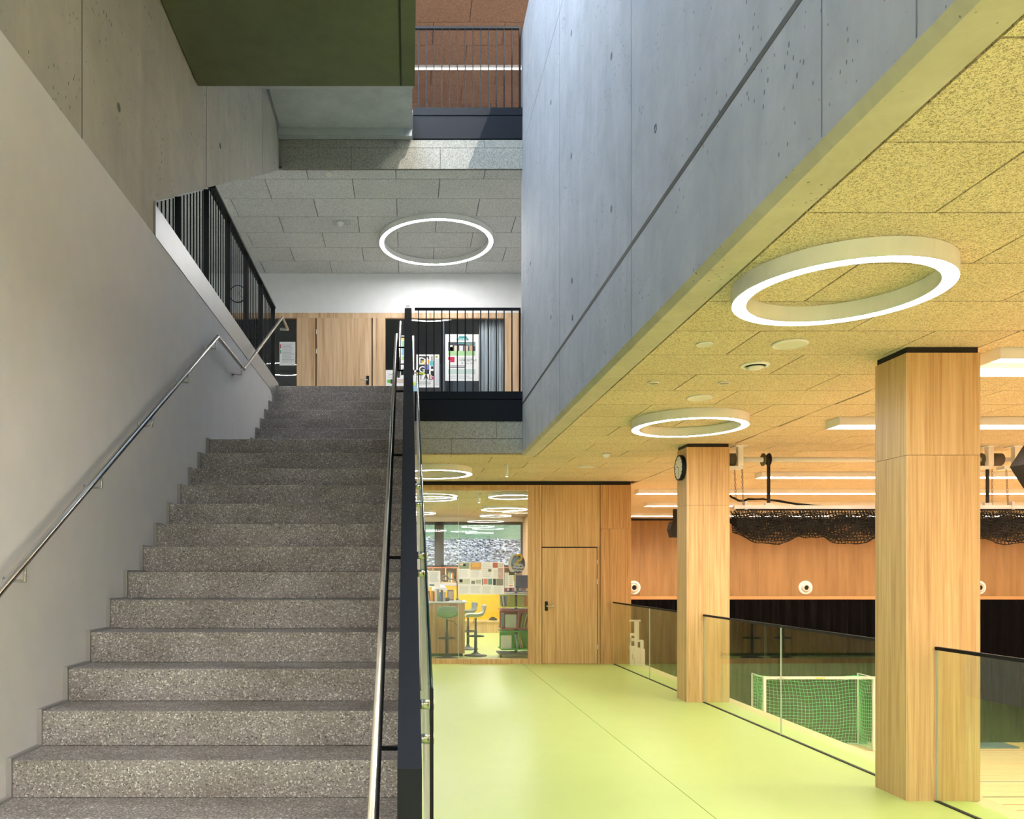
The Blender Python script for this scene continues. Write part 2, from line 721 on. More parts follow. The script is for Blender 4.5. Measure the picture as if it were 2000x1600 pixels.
M['tie'] = plain('tie_hole_grey', lin(120, 121, 124), 0.7)
M['tiew'] = plain('tie_hole_warm', lin(112, 106, 94), 0.7)
for px, py in ((232, 210), (377, 140), (430, 285)):
    tie_hole(onX(px, py, XW - 0.0115), 1, M['tiew'], wl)

# concrete parapet wall on the right of the void
wr = struct(box('wall_parapet', XB0, XB1, -4.2, YV + 0.10, C0 + 0.02, 9.22, M['concrete']))
prism = [(XB0 + 0.035, C0 - 0.02), (XB1, C0 - 0.02), (XB1, C0 + 0.02), (XB0, C0 + 0.02)]
M['chamfer'] = M['concrete']
prism_y('beam_soffit', prism, -4.2, YV + 0.10, M['concrete_lit_warm'], wr)  # bright underside painted in with the paler concrete
box('shadow_joint', XB0 - 0.0015, XB0 + 0.004, -4.2, YV + 0.1, 4.0, 4.035, flat(78, 76, 66), wr)
box('shuttering_joint', XB0 - 0.001, XB0 + 0.004, -4.2, YV + 0.1, 7.57, 7.578, flat(104, 108, 116), wr)
for px in (1093, 1233, 1605, 1790):
    y = F * XB0 / (px - VX)
    box('shuttering_joint', XB0 - 0.0012, XB0 + 0.004, y - 0.003, y + 0.003, C0 + 0.03, 9.2, flat(112, 115, 120), wr)
for px, py in ((1280, 250), (1194, 110), (1116, 305), (1194, 408), (1116, 65), (1076, 200), (1117, 548), (1076, 620), (1118, 620), (1036, 515)):
    tie_hole(onX(px, py, XB0 - 0.0008), -1, M['tie'], wr)


# ------------------------------------------------------------------ suspended panel ceilings
def panel_ceiling(name, x0, x1, y0, y1, z, row0, j0, pitch, mat, holes=(), th=0.025, jmat=None, gap=0.011):
    c = sempty(name, ((x0 + x1) / 2, (y0 + y1) / 2, z))
    box('backing', x0, x1, y0, y1, z + th, z + th + 0.02, jmat or M['joint'], c)
    k = math.floor((y0 - row0) / 0.6)
    while row0 + k * 0.6 < y1 - 0.02:
        a, b = max(y0, row0 + k * 0.6), min(y1, row0 + (k + 1) * 0.6)
        off = j0 + (0.0 if k % 2 == 0 else pitch / 2)
        i = math.floor((x0 - off) / pitch)
        while off + i * pitch < x1 - 0.02:
            l, r = max(x0, off + i * pitch), min(x1, off + (i + 1) * pitch)
            if r - l > 0.03 and b - a > 0.03:
                box('panel', l + gap / 2, r - gap / 2, a + gap / 2, b - gap / 2, z, z + th, mat, c)
            i += 1
        k += 1
    return c


# ground floor corridor, rear strip under the gallery, and the gym
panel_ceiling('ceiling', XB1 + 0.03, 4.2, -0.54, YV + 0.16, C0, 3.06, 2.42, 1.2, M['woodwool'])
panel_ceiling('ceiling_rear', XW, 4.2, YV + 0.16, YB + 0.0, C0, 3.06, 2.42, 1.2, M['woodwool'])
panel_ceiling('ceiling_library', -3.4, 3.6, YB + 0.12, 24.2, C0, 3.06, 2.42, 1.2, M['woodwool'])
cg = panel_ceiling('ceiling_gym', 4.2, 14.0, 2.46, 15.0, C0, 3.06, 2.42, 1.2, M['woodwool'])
box('plain_panel_field', 4.2, 22.2, 15.0, YG + 0.2, C0, C0 + 0.03, M['woodwool'], cg)
box('plain_panel_field', 14.0, 22.2, -4.2, 15.0, C0, C0 + 0.03, M['woodwool'], cg)
box('plain_panel_field', 4.2, 14.0, -4.2, 2.46, C0, C0 + 0.03, M['woodwool'], cg)
struct(box('ceiling_foyer', XW, XB1 + 0.02, -4.2, 0.9, C0, 4.0, M['woodwool']))
cf = struct(box('ceiling_front', XB1 + 0.03, 4.2, -4.2, -0.54, C0, C0 + 0.03, M['woodwool']))
# first floor ceiling
panel_ceiling('ceiling_first_floor', -4.6, 2.6, YV + 0.02, YB1, C1, 11.38, -0.79, 1.25, M['woodwool_lit_grey'], jmat=flat(84, 84, 86))
struct(box('wall_first_floor_right', 2.6, 2.75, YV + 0.12, 15.3, F1, C1 + 0.05, M['whitewall']))
panel_ceiling('ceiling_side_gallery', -4.6, -2.01, 4.4, YV + 0.012, C1, 11.38, -0.79, 1.25, M['woodwool_lit_grey'], jmat=flat(84, 84, 86))
# top floor ceiling
panel_ceiling('ceiling_top_floor', -0.6, 2.6, YV + 0.2, 17.4, C2, 13.86, XP(846, 14.1), 1.25, M['woodwool_lit_brown'], jmat=flat(70, 48, 34))

# floor slabs (edges clad below), outer shell
struct(box('slab_first_floor', -4.8, XB1 - 0.002, YV + 0.03, 20.2, 3.36, F1, M['greysoft']))
struct(box('floor_first_floor', -4.6, XB0, YV + 0.04, YB1, F1, F1 + 0.004, flat(206, 212, 196)))
struct(box('floor_side_gallery', -4.6, XW - 0.24, 4.4, YV + 0.04, F1, F1 + 0.004, flat(206, 212, 196)))
struct(box('floor_top_floor', -4.6, 4.3, YV + 0.04, 17.3, 8.13, 8.134, flat(206, 190, 172)))
struct(box('slab_side_gallery', -4.8, XW - 0.03, 4.4, YV + 0.03, 3.7, F1, M['greysoft']))
struct(box('slab_first_floor_right', XB1, 22.4, -4.2, 25.0, C0 + 0.06, 4.19, M['greysoft']))
struct(box('slab_top_floor', -4.8, 4.4, YV + 0.03, 20.2, C1 + 0.06, 8.13, M['greysoft']))
struct(box('slab_top_floor_left', -4.8, XW - 0.23, 4.4, YV + 0.03, C1 + 0.06, 8.13, M['greysoft']))
struct(box('slab_top_floor_right', XB1, 4.4, -4.2, YV + 0.03, 7.5, 8.13, M['greysoft']))
ro = sempty('roof', (0, 5, 11.6))
for a in ((-4.8, 6.0, 10.95, 20.4), (-4.8, 6.0, -4.4, 4.3), (-4.8, -1.6, 4.3, 10.95), (0.2, 6.0, 4.3, 9.3), (-1.6, 6.0, 9.3, 9.35), (3.2, 6.0, 9.35, 10.95), (-1.6, 0.6, 9.35, 10.95)):  # unseen roof, openings placed to shape daylight and sun patch
    box('roof_slab', a[0], a[1], a[2], a[3], 11.42, 11.8, M['whitewall'], ro)
box('opal_sun_shield', -1.6, 0.2, 4.3, 9.3, 11.50, 11.54, M['white'], ro)  # unseen solid pane, added to keep the sun off the stair
struct(box('wall_front', -4.8, 22.4, -4.4, -4.2, ZG - 0.2, 12.2, M['plaster']))
struct(box('wall_side', -4.8, -4.6, -4.2, 20.2, 3.4, 12.2, M['whitewall']))
struct(box('wall_top_rear', -4.8, 6.0, 17.4, 17.6, 8.1, 11.5, M['whitewall']))
struct(box('wall_top_right', 4.4, 4.6, -4.2, 17.4, 7.6, 11.5, M['whitewall']))
struct(box('wall_gym_right', 22.2, 22.4, -4.2, 25.0, ZG - 0.2, 3.6, M['slatwall']))
struct(box('wall_gym_under', 4.0, 4.14, -4.2, 25.0, ZG - 0.2, -0.34, M['oak']))


# ------------------------------------------------------------------ clad slab edges with black fascias and railings
def clad_edge(name, x0, x1, rows, y, mat):
    c = sempty(name, ((x0 + x1) / 2, y, rows[0][0]))
    box('backing', x0, x1, y + 0.02, y + 0.028, rows[0][0], rows[-1][1], flat(60, 56, 48), c)
    for z0, z1, joints in rows:
        e = [x0] + [j for j in joints if x0 < j < x1] + [x1]
        for a, b in zip(e, e[1:]):
            box('panel', a + 0.003, b - 0.003, y - 0.004, y + 0.02, z0 + 0.003, z1 - 0.003, mat, c)
    return c


clad_edge('wall_slab_edge_lower', 0.04, XB0, [(C0, 3.535, [XP(882, YV)]), (3.535, 3.78, [XP(970, YV)])], YV, M['woodwool_edge'])
clad_edge('wall_slab_edge_upper', XP(550, YV), XB0, [(C1, 7.585, [XP(p, YV) for p in (686, 860)]), (7.585, 7.70, [XP(p, YV) for p in (600, 773, 946)])], YV, M['woodwool_edge'])


def gallery_railing(name, x0, x1, zf, ztop, zfas, n0, label):
    t = thing(name, ((x0 + x1) / 2, YV, zfas), label, 'railing')
    box('fascia_plate', x0, x1, YV - 0.012, YV + 0.02, zfas, zf - 0.11, M['black'], t)
    box('fascia_upstand', x0, x1, YV - 0.02, YV + 0.02, zf - 0.105, zf, M['black'], t)
    xe = XP(1015, YV)
    box('top_rail', x0, xe + 0.012, YV - 0.02, YV + 0.02, ztop - 0.03, ztop, M['blackbar'], t)
    box('end_post', xe - 0.012, xe + 0.012, YV - 0.03, YV + 0.02, zf, ztop - 0.03, M['blackbar'], t)
    k = 1
    while xe - k * 0.1085 > x0 + 0.02:
        x = xe - k * 0.1085
        box('baluster', x - 0.007, x + 0.007, YV - 0.012, YV + 0.012, zf, ztop - 0.03, M['blackbar'], t)
        k += 1
    return t


gallery_railing('gallery_railing', 0.10, XB0, 4.19, 5.355, 3.78, 14, 'black bar railing with plain fascia at the first-floor gallery, in front of posters')
gallery_railing('gallery_railing', 0.075, XB0, 8.14, 9.27, 7.71, 14, 'black bar railing of the topmost gallery at the upper edge of the photo')

# upper stair slabs seen from below
up = sempty('slab_upper_stair', (-0.8, 6, 6))
box('landing_slab', XW, 0.06, 3.9, 6.79, 5.82, 6.10, M['soffit_green'], up)
box('drip_groove', -0.066, -0.050, 3.9, 6.78, 5.816, 5.8205, flat(28, 34, 22), up)
prism_x('upper_flight', [(6.6, 6.10), (9.95, 8.13), (10.1, 8.13), (10.1, 7.80), (6.79, 5.84), (6.6, 5.84)], XW + 0.03, 0.06, M['concrete_smooth'], up)
box('upper_landing', XW + 0.03, 0.06, 10.1, 11.0, 7.80, 8.13, M['concrete_smooth'], up)
box('edge_beam', XW, 0.06, 11.0, YV - 0.01, 7.70, 8.13, M['concrete_smooth'], up)
box('edge_reveal', XW, -0.05, 10.985, 11.0, 7.71, 7.80, flat(176, 180, 180), up)

# ================================================================== STAIR
st = thing('staircase', (-0.9, 2.4, 0), 'grey washed terrazzo stair with two straight flights and a landing between', 'stairs')
Y1 = 3.547 - 4 * GOING            # nose of the first step
SX0, SX1 = XW + 0.024, -0.028
YL = Y1 + 16 * GOING              # nose of the landing
YU = 10.80 - 7 * GOING            # nose of the first step of the upper flight
NOSE = [(Y1 + i * GOING, RISE * (i + 1)) for i in range(17)] + [(YU + i * GOING, RISE * (18 + i)) for i in range(8)]
for i, (y, z) in enumerate(NOSE):
    if i == 16:
        ye = YU + 0.03
    elif i == 24:
        ye = YV + 0.2
    else:
        ye = NOSE[i + 1][0] + 0.04
    box('landing' if i == 16 else 'step', SX0, SX1, y, ye, z - RISE + 0.0005, z, M['terrazzo'], st, 0.004)
    # putty coloured skirting between step and wall
    box('step_skirting', XW + 0.0005, SX0 - 0.0005, y - 0.006, ye, z - RISE - 0.004, z + 0.010, M['greysoft'], st)
prism_x('stair_body', [(Y1 + 0.05, 0.0), (YL + 0.02, 2.68), (YU, 2.68), (YU + 8 * GOING, 4.02), (YV - 0.02, 4.02), (YV - 0.02, 3.80), (YU + 0.3, 2.42), (YL + 0.1, 2.42), (Y1 + 0.7, 0.0)], SX0 + 0.002, 0.058, M['concrete'], st)
struct(prism_x('wall_under_stair', [(Y1 + 0.75, 0.0), (YL + 0.1, 2.40), (YU + 0.3, 2.40), (YV - 0.05, 3.76), (YV - 0.05, 0.0)], -0.10, 0.056, M['concrete']))


def rail_z(y, h=0.91):
    """handrail height above the stair profile"""
    if y <= YL:
        return 2.856 + h - (YL - y) * RISE / GOING
    if y <= YU:
        return 2.856 + h
    return 2.856 + h + (y - YU) * RISE / GOING


# left stainless handrail on wall brackets
hx = XP(425, 7.09)
lr = thing('wall_handrail', (XW, 5, 2), 'round stainless steel handrail running up the left plaster wall', 'handrail')
yk1, yk2 = 7.09, F * hx / (476 - VX)
zk = ZP(658, yk1)
ytop = F * hx / (551 - VX)
ztop = ZP(620, ytop)
pts = [(hx, 2.0, zk - (yk1 - 2.0) * RISE / GOING), (hx, yk1, zk), (hx, yk2, zk), (hx, ytop, ztop), (hx, ytop + 0.52, ztop), (hx - 0.11, ytop + 0.52, ztop)]
tube('rail', pts, 0.0185, M['steel'], lr, 14)


def lrail_z(y):
    if y < yk1:
        return zk - (yk1 - y) * RISE / GOING
    if y < yk2:
        return zk
    return zk + (y - yk2) * (ztop - zk) / (ytop - yk2)


for y in (2.64, 3.52, 4.40, 5.27, 6.14, 7.02, 8.10):
    z = lrail_z(y)
    tube('bracket', [(hx, y, z - 0.012), (hx, y, z - 0.085), (XW + 0.002, y, z - 0.085)], 0.0065, M['steel'], lr, 8)
    o = lathe('bracket_rose', [(0, 0.004), (0.018, 0.004), (0.02, 0)], M['steel'], (XW + 0.002, y, z - 0.085), lr, 12, rot=(0, math.pi / 2, 0))

# right stainless handrail on black brackets
rr = thing('inner_handrail', (-0.09, 4, 2), 'round stainless steel handrail beside the black solid balustrade', 'handrail')
rx = -0.096
zr = ZP(655, YL)
pts = [(rx, 1.75, zr - (YL - 1.75) * RISE / GOING), (rx, YL, zr), (rx, YU - 0.2, zr), (rx, 10.75, 5.05), (rx, 11.05, 5.05)]
tube('rail', pts, 0.0165, M['steel'], rr, 14)
for y in (2.55, 3.65, 4.75, 5.85, 6.95, 8.0, 9.2, 10.3):
    z = zr - (YL - y) * RISE / GOING if y < YL else (zr if y < YU - 0.2 else zr + (y - YU + 0.2) * (5.05 - zr) / (10.95 - YU))
    tube('bracket', [(rx, y, z - 0.012), (rx, y, z - 0.075), (-0.026, y, z - 0.075)], 0.0075, M['blackbar'], rr, 8)

# black solid balustrade
bal = thing('solid_balustrade', (0, 2, 0), 'matt black solid steel balustrade along the inner side of the stair', 'balustrade')
BX0, BX1 = -0.025, 0.035
ya, za = 1.94, ZP(1502, 1.94)
yb, zb = YL, ZP(602, YL)
prism_x('lower_panel', [(ya, 0.0), (ya, za), (yb, zb), (yb, 2.62), (2.55, 0.0)], BX0, BX1, M['black'], bal)
prism_x('landing_panel', [(yb, 2.62), (yb, 3.98), (YU, 3.98), (YU, 2.62)], BX0 + 0.004, BX1 - 0.004, M['black'], bal)
prism_x('upper_panel', [(YU, 2.62), (YU, 3.98), (10.95, 5.35), (YV - 0.03, 5.35), (YV - 0.03, 3.85)], BX0 + 0.004, BX1 - 0.004, M['white'], bal)

# glass side guard on round stand-offs
gg = thing('stair_side_glass', (0.09, 3, 0), 'frameless glass pane on round steel stand-offs along the right side of the stair', 'glass guard')
gx0, gx1 = 0.084, 0.096


def gtop(y):
    return ZP(1345, 2.98) + (y - 2.98) * 0.51


for a, b in ((2.98, 5.2), (5.215, 7.4)):
    za_ = max(0.0, (a - 3.3) * 0.573 + 0.1)
    pn = prism_x('pane', [(a, 0.005), (a, gtop(a)), (b, gtop(b)), (b, (b - 3.0) * 0.5)], gx0, gx1, M['guard'], gg)
    box('pane_edge', gx0 - 0.001, gx1 + 0.001, a - 0.004, a, 0.005 if a < 4 else 0.9, gtop(a), M['dark'], gg)
    tube('top_edge', [(0.09, a, gtop(a) + 0.002), (0.09, b, gtop(b) + 0.002)], 0.006, M['glass_edge'], gg, 6)
for py, Y in ((1376, 3.25), (1443, 3.25), (1085, 4.2), (1120, 4.2), (950, 5.6), (985, 5.6)):
    z = ZP(py, Y)
    o = lathe('standoff', [(0.0, 0), (0.02, 0), (0.02, 0.052), (0.0, 0.052)], M['steel'], (BX1 - 0.002, Y, z), gg, 14, rot=(0, math.pi / 2, 0))
    lathe('standoff_cap', [(0.0, 0.012), (0.022, 0.012), (0.024, 0.0), (0.0, 0.0)], M['steel'], (gx1, Y, z), gg, 14, rot=(0, math.pi / 2, 0))

# ------------------------------------------------------------------ bar screen in the left wall opening
sc = thing('bar_screen', (XW, 8, 4.0), 'black upright bars above a stainless edge sheet in the left wall opening', 'railing')
z_lo, z_hi = 4.05, 4.275
ye = 10.98
# edge sheet and frame
prism_x('edge_sheet', [(s0.y, z_lo), (s0.y, z_hi), (ye, z_hi), (ye, z_lo - 0.25), (ye - 0.6, z_lo)], XW - 0.004, XW + 0.006, M['sheet'], sc)
slope = (s1.z - s0.z) / (s1.y - s0.y)
y_top = F * XW / (437 - VX)
box('frame_upright', XW - 0.21, XW + 0.006, s0.y - 0.012, s0.y, z_lo, s0.z, M['sheet'], sc)
prism_x('frame_head', [(s0.y, s0.z - 0.03), (s0.y, s0.z - 0.004), (s1.y, s1.z - 0.004), (s1.y, s1.z - 0.03)], XW - 0.23, XW - 0.10, M['sheet'], sc)
ztr = 5.33


def bar_top(y):
    return min(ztr - 0.02, s0.z - 0.03 + (y - s0.y) * slope)


y_cut = s0.y + (ztr - s0.z + 0.03) / slope
box('top_rail', XW - 0.10, XW - 0.03, y_cut - 0.05, ye, ztr - 0.025, ztr, M['blackbar'], sc)
post_y = [6.43 + 0.9 * i for i in range(-1, 6)]
for y in post_y:
    if y - 0.03 > s0.y and y < ye:
        box('post', XW - 0.092, XW - 0.042, y - 0.008, y + 0.008, z_hi - 0.1, bar_top(y), M['blackbar'], sc)
y = s0.y + 0.06
while y < ye:
    if min(abs(y - p) for p in post_y) > 0.04 and bar_top(y) - z_hi > 0.05:
        box('bar', XW - 0.072, XW - 0.062, y - 0.004, y + 0.004, z_hi - 0.1, bar_top(y), M['blackbar'], sc)
    y += 0.1
box('post', XW - 0.092, XW - 0.042, ye - 0.012, ye + 0.012, z_hi - 0.1, ztr - 0.02, M['blackbar'], sc)


# ================================================================== OAK COLUMNS
def column(x0, x1, y0, y1, label, seam=2.535):
    t = thing('oak_column', ((x0 + x1) / 2, (y0 + y1) / 2, 0), label, 'column')
    g = 0.0015
    box('core', x0 + 0.02, x1 - 0.02, y0 + 0.02, y1 - 0.02, 0.0, C0, M['dark'], t)
    for z0, z1 in ((0.0, seam - g), (seam + g, C0 - 0.045)):
        box('front_panel', x0 + 0.0025, x1, y0, y0 + 0.02, z0, z1, M['oak'], t)
        box('rear_panel', x0, x1, y1 - 0.02, y1, z0, z1, M['oak'], t)
        box('side_panel', x0, x0 + 0.02, y0 + 0.0025, y1 - 0.0205, z0, z1, M['oak'], t)
        box('side_panel', x1 - 0.02, x1, y0 + 0.0205, y1 - 0.0205, z0, z1, M['oak'], t)
        box('corner_edging', x0, x0 + 0.003, y0, y0 + 0.003, z0, z1, flat(226, 206, 170), t)
    box('shadow_gap_plate', x0 + 0.01, x1 - 0.01, y0 + 0.01, y1 - 0.01, C0 - 0.045, C0 - 0.002, M['dark'], t)
    return t


C1Y, C2Y = 5.835, 10.25
c1x, c2x, c3x = XP(1770.5, C1Y), XP(1341.5, C2Y), XP(1172, YB)
column(c1x, c1x + 0.54, C1Y, C1Y + 0.39, 'tall oak-clad column nearest the camera, cut through by the glass guard')
column(c2x, c2x + 0.55, C2Y, C2Y + 0.37, 'oak-clad column with a round clock on its side')

# clock on the side of the second column
ck = thing('column_clock', (c2x, C2Y + 0.17, ZP(914, C2Y + 0.17)), 'round white wall clock with black rim on the side of an oak column', 'clock')
ckc = world(ck)
RL = (0, -math.pi / 2, 0)
lathe('case', [(0, 0), (0.155, 0), (0.165, 0.01), (0.165, 0.05), (0.15, 0.055), (0.15, 0.045), (0, 0.045)], M['blackbar'], ckc, ck, 40, rot=RL)
lathe('dial', [(0, 0.047), (0.15, 0.047)], M['white'], ckc, ck, 40, rot=RL)
for k in range(12):
    a = k * math.pi / 6
    c = ckc + Vector((-0.048, math.sin(a) * 0.125, math.cos(a) * 0.125))
    o = add('hour_mark', boxmesh(0.002, 0.007, 0.028, M['dark']), c, ck, (-a, 0, 0))
for a, l in ((math.radians(70), 0.07), (math.radians(185), 0.11)):
    add('hand', boxmesh(0.002, 0.008, l, M['dark']), ckc + Vector((-0.051, math.sin(a) * l / 2, math.cos(a) * l / 2)), ck, (-a, 0, 0))


# ------------------------------------------------------------------ glass guards along the gym edge
def gl_x(y):
    return 3.87 - (y - 5.8) * (3.87 - 3.755) / (14.5 - 5.8)


def glass_guard(y0, y1, joints, label):
    t = thing('glass_balustrade', (gl_x((y0 + y1) / 2), (y0 + y1) / 2, 0), label, 'balustrade', 'glass balustrades along the gym edge')

    def strip(name, a, b, x_off0, x_off1, z0, z1, mat):
        xs = [(gl_x(a) + x_off0, a), (gl_x(a) + x_off1, a), (gl_x(b) + x_off1, b), (gl_x(b) + x_off0, b)]
        c = Vector(((xs[0][0] + xs[2][0]) / 2, (a + b) / 2, (z0 + z1) / 2))
        v = [Vector((p[0], p[1], z0)) - c for p in xs] + [Vector((p[0], p[1], z1)) - c for p in xs]
        f = [[0, 1, 2, 3], [7, 6, 5, 4], [0, 1, 5, 4], [1, 2, 6, 5], [2, 3, 7, 6], [3, 0, 4, 7]]
        return add(name, from_data(name, v, f, mat), c, t)
    e = [y0] + joints + [y1]
    for a, b in zip(e, e[1:]):
        strip('pane', a + 0.004, b - 0.004, -0.006, 0.006, 0.004, 1.108, M['guard'])
    for a in joints:
        strip('pane_edge', a - 0.0035, a + 0.0035, -0.006, 0.006, 0.004, 1.108, flat(196, 200, 196))
    strip('end_edge', y1 - 0.0035, y1, -0.006, 0.006, 0.004, 1.108, flat(176, 178, 170))
    strip('top_rail', y0, y1, -0.014, 0.014, 1.108, 1.132, M['blackbar'])
    strip('base_channel', y0, y1, -0.018, 0.018, 0.0, 0.006, M['dark'])
    return t


glass_guard(-2.0, C1Y - 0.01, [0.5, 3.2], 'glass balustrade running from the nearest oak column out of the picture')
glass_guard(C1Y + 0.40, C2Y - 0.01, [8.19], 'glass balustrade between the two oak columns, goal behind it')
glass_guard(C2Y + 0.38, YB - 0.01, [12.45], 'farthest glass balustrade, from the clock column to the oak wall end')

# ================================================================== REAR PARTITION (oak and glass)
wp = sempty('wall_back', (1.5, YB, 0))
xg1 = XP(1031, YB)
zt = C0 - 0.07
box('frame_head', XW, xg1, YB, YB + 0.09, ZP(958, YB), zt, M['oak'], wp)
box('frame_sill', XW, xg1, YB, YB + 0.09, 0.0, ZP(1287.5, YB), M['oak'], wp)
box('shadow_gap', XW, XP(1232, YB), YB + 0.012, YB + 0.09, zt, C0, M['dark'], wp)
xj = XP(896, YB)
box('pane', XW, xj - 0.003, YB + 0.03, YB + 0.042, ZP(1287.5, YB), ZP(958, YB), M['glass'], wp)
box('pane', xj + 0.003, xg1, YB + 0.03, YB + 0.042, ZP(1287.5, YB), ZP(958, YB), M['glass'], wp)
box('pane_joint', xj - 0.003, xj + 0.003, YB + 0.028, YB + 0.044, ZP(1287.5, YB), ZP(958, YB), flat(220, 226, 220), wp)
xd0, xd1 = XP(1059, YB), XP(1166, YB)
xs = [xg1, XP(1045, YB), XP(1053, YB), xd0 - 0.008]
box('backing', xg1 + 0.01, XP(1232, YB) - 0.01, YB + 0.024, YB + 0.09, 0.0, zt, M['dark'], wp)
for a, b in zip(xs, xs[1:]):
    box('stile', a + 0.002, b - 0.002, YB, YB + 0.024, 0.0, zt, M['oak'], wp)
box('over_door_panel', xd0 - 0.004, XP(1172, YB) - 0.002, YB, YB + 0.024, ZP(1068, YB), zt, M['oak'], wp)
box('stile', xd1 + 0.010, XP(1172, YB) - 0.004, YB, YB + 0.024, 0.0, ZP(1068, YB) - 0.004, M['oak'], wp)
zs = ZP(1033, YB)
box('end_panel', XP(1172, YB) + 0.004, XP(1232, YB), YB - 0.02, YB + 0.02, 0.0, zs - 0.002, M['oak_end'], wp)
box('end_panel', XP(1172, YB) + 0.004, XP(1232, YB), YB - 0.02, YB + 0.02, zs + 0.002, zt, M['oak_end'], wp)
box('return_panel', XP(1232, YB) - 0.02, XP(1232, YB), YB + 0.02, YG, -0.3, zt + 0.05, M['oak'], wp)


def door(name, x0, x1, z0, z1, y, mat, hx_side, hinge_z, handle_px, handle_z):
    d = struct(box(name, x0, x1, y, y + 0.022, z0, z1, mat))
    for z in hinge_z:
        hxp = x1 + 0.004 if hx_side > 0 else x0 - 0.004
        h = lathe('hinge', [(0, -0.045), (0.012, -0.045), (0.012, -0.003), (0.010, -0.001), (0.012, 0.001), (0.012, 0.045), (0, 0.045)], M['alu'], (hxp, y - 0.008, z), d, 12)
    hxp = handle_px
    box('handle_plate', hxp - 0.028, hxp + 0.028, y - 0.010, y, handle_z - 0.085, handle_z + 0.085, M['dark'], d, 0.006)
    s = 1 if hx_side > 0 else -1
    tube('door_handle', [(hxp, y - 0.008, handle_z), (hxp, y - 0.055, handle_z), (hxp + s * 0.14, y - 0.055, handle_z)], 0.010, M['steel'], d, 10)
    return d


door('door_1', xd0, xd1, 0.004, ZP(1070.5, YB), YB + 0.002, M['oak'], 1, [ZP(p, YB) for p in (1098, 1136, 1264)], XP(1067, YB), ZP(1184, YB))

# ================================================================== FIRST FLOOR REAR WALL
w1 = sempty('wall_back_first_floor', (-1, YB1, F1))
zwt = ZP(611, YB1)
box('plaster_band', -4.6, 2.6, YB1, YB1 + 0.15, zwt, C1, M['whitewall'], w1)
zwin = ZP(621, YB1)
xa = [XP(p, YB1) for p in (580, 616, 728, 752, 985)]
box('timber_head', -4.6, 2.6, YB1 + 0.004, YB1 + 0.1, zwin, zwt, M['larch'], w1)
box('timber_panel', xa[0], XP(589, YB1) - 0.002, YB1 + 0.002, YB1 + 0.1, F1, zwin, M['larch'], w1)
box('timber_panel', XP(589, YB1), XP(612, YB1), YB1 + 0.004, YB1 + 0.1, F1, zwin, M['larch'], w1)
box('timber_panel', XP(612, YB1) + 0.003, xa[1], YB1 + 0.001, YB1 + 0.1, F1, zwin, M['larch'], w1)
box('timber_panel', xa[2], XP(735, YB1), YB1 + 0.001, YB1 + 0.1, F1, zwin, M['larch'], w1)
box('timber_panel', XP(735, YB1) + 0.003, xa[3], YB1 + 0.004, YB1 + 0.1, F1, zwin, M['larch'], w1)
box('timber_panel', xa[4], XP(1001, YB1), YB1 + 0.002, YB1 + 0.1, F1, zwin, M['larch'], w1)
box('timber_panel', XP(1001, YB1) + 0.003, 2.6, YB1 + 0.004, YB1 + 0.1, F1, zwin, M['larch'], w1)
box('door_backing', xa[1] - 0.002, xa[2] + 0.002, YB1 + 0.04, YB1 + 0.1, F1, zwin, flat(84, 58, 40), w1)
door('door_2', XP(618.5, YB1), XP(725.5, YB1), F1 + 0.004, ZP(618, YB1), YB1 + 0.006, M['larch'], -1, [ZP(648, YB1), ZP(686, YB1)], XP(718, YB1), ZP(743, YB1))


def pane_window(name, x0, x1, z0, z1, y, mull=()):
    w_ = sempty(name, ((x0 + x1) / 2, y, z0))
    box('pane', x0, x1, y + 0.04, y + 0.05, z0, z1, M['glass'], w_)
    for a, b, c, d in ((x0, x0 + 0.012, z0, z1), (x1 - 0.012, x1, z0, z1), (x0, x1, z1 - 0.012, z1), (x0, x1, z0, z0 + 0.012)):
        box('frame', a, b, y + 0.01, y + 0.06, c, d, flat(150, 116, 84), w_)
    for m_ in mull:
        box('pane_joint', m_ - 0.004, m_ + 0.004, y + 0.036, y + 0.054, z0, z1, flat(150, 170, 190), w_)
    return w_


pane_window('window_2', -2.80, xa[0], F1 + 0.02, zwin, YB1)
pane_window('window_3', xa[3], xa[4], F1 + 0.02, zwin, YB1, [XP(867, YB1)])
# dim room behind those windows
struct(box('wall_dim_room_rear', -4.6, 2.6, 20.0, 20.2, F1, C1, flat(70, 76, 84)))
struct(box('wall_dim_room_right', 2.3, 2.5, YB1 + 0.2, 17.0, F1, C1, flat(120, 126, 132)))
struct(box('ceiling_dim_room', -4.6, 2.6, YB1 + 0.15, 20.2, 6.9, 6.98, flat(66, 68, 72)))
struct(box('wall_first_floor_side', -4.6, -4.45, 4.4, 20.0, F1, C1, M['whitewall']))
# curtain behind the right window
cv, cf_ = [], []
nx = 70
xc0, xc1 = XP(938, YB1), XP(986, YB1)
for i in range(nx + 1):
    u = i / nx
    x = xc0 + (xc1 - xc0) * u
    yy = 0.028 * math.sin(u * 42) + 0.014 * math.sin(u * 97 + 1)
    for z in (F1 + 0.03, 6.5):
        cv.append((x - xc0, yy, z - F1))
for i in range(nx):
    cf_.append([2 * i, 2 * i + 2, 2 * i + 3, 2 * i + 1])
cme = from_data('curtain', cv, cf_, flat(196, 204, 216, 0.9), True)
cu = tag(add('curtain', cme, (xc0, YB1 + 0.16, F1)), 'pale grey pleated curtain behind the upstairs window, right of the reading-day poster', 'curtain')
md = cu.modifiers.new('thickness', 'SOLIDIFY')
md.thickness = 0.004


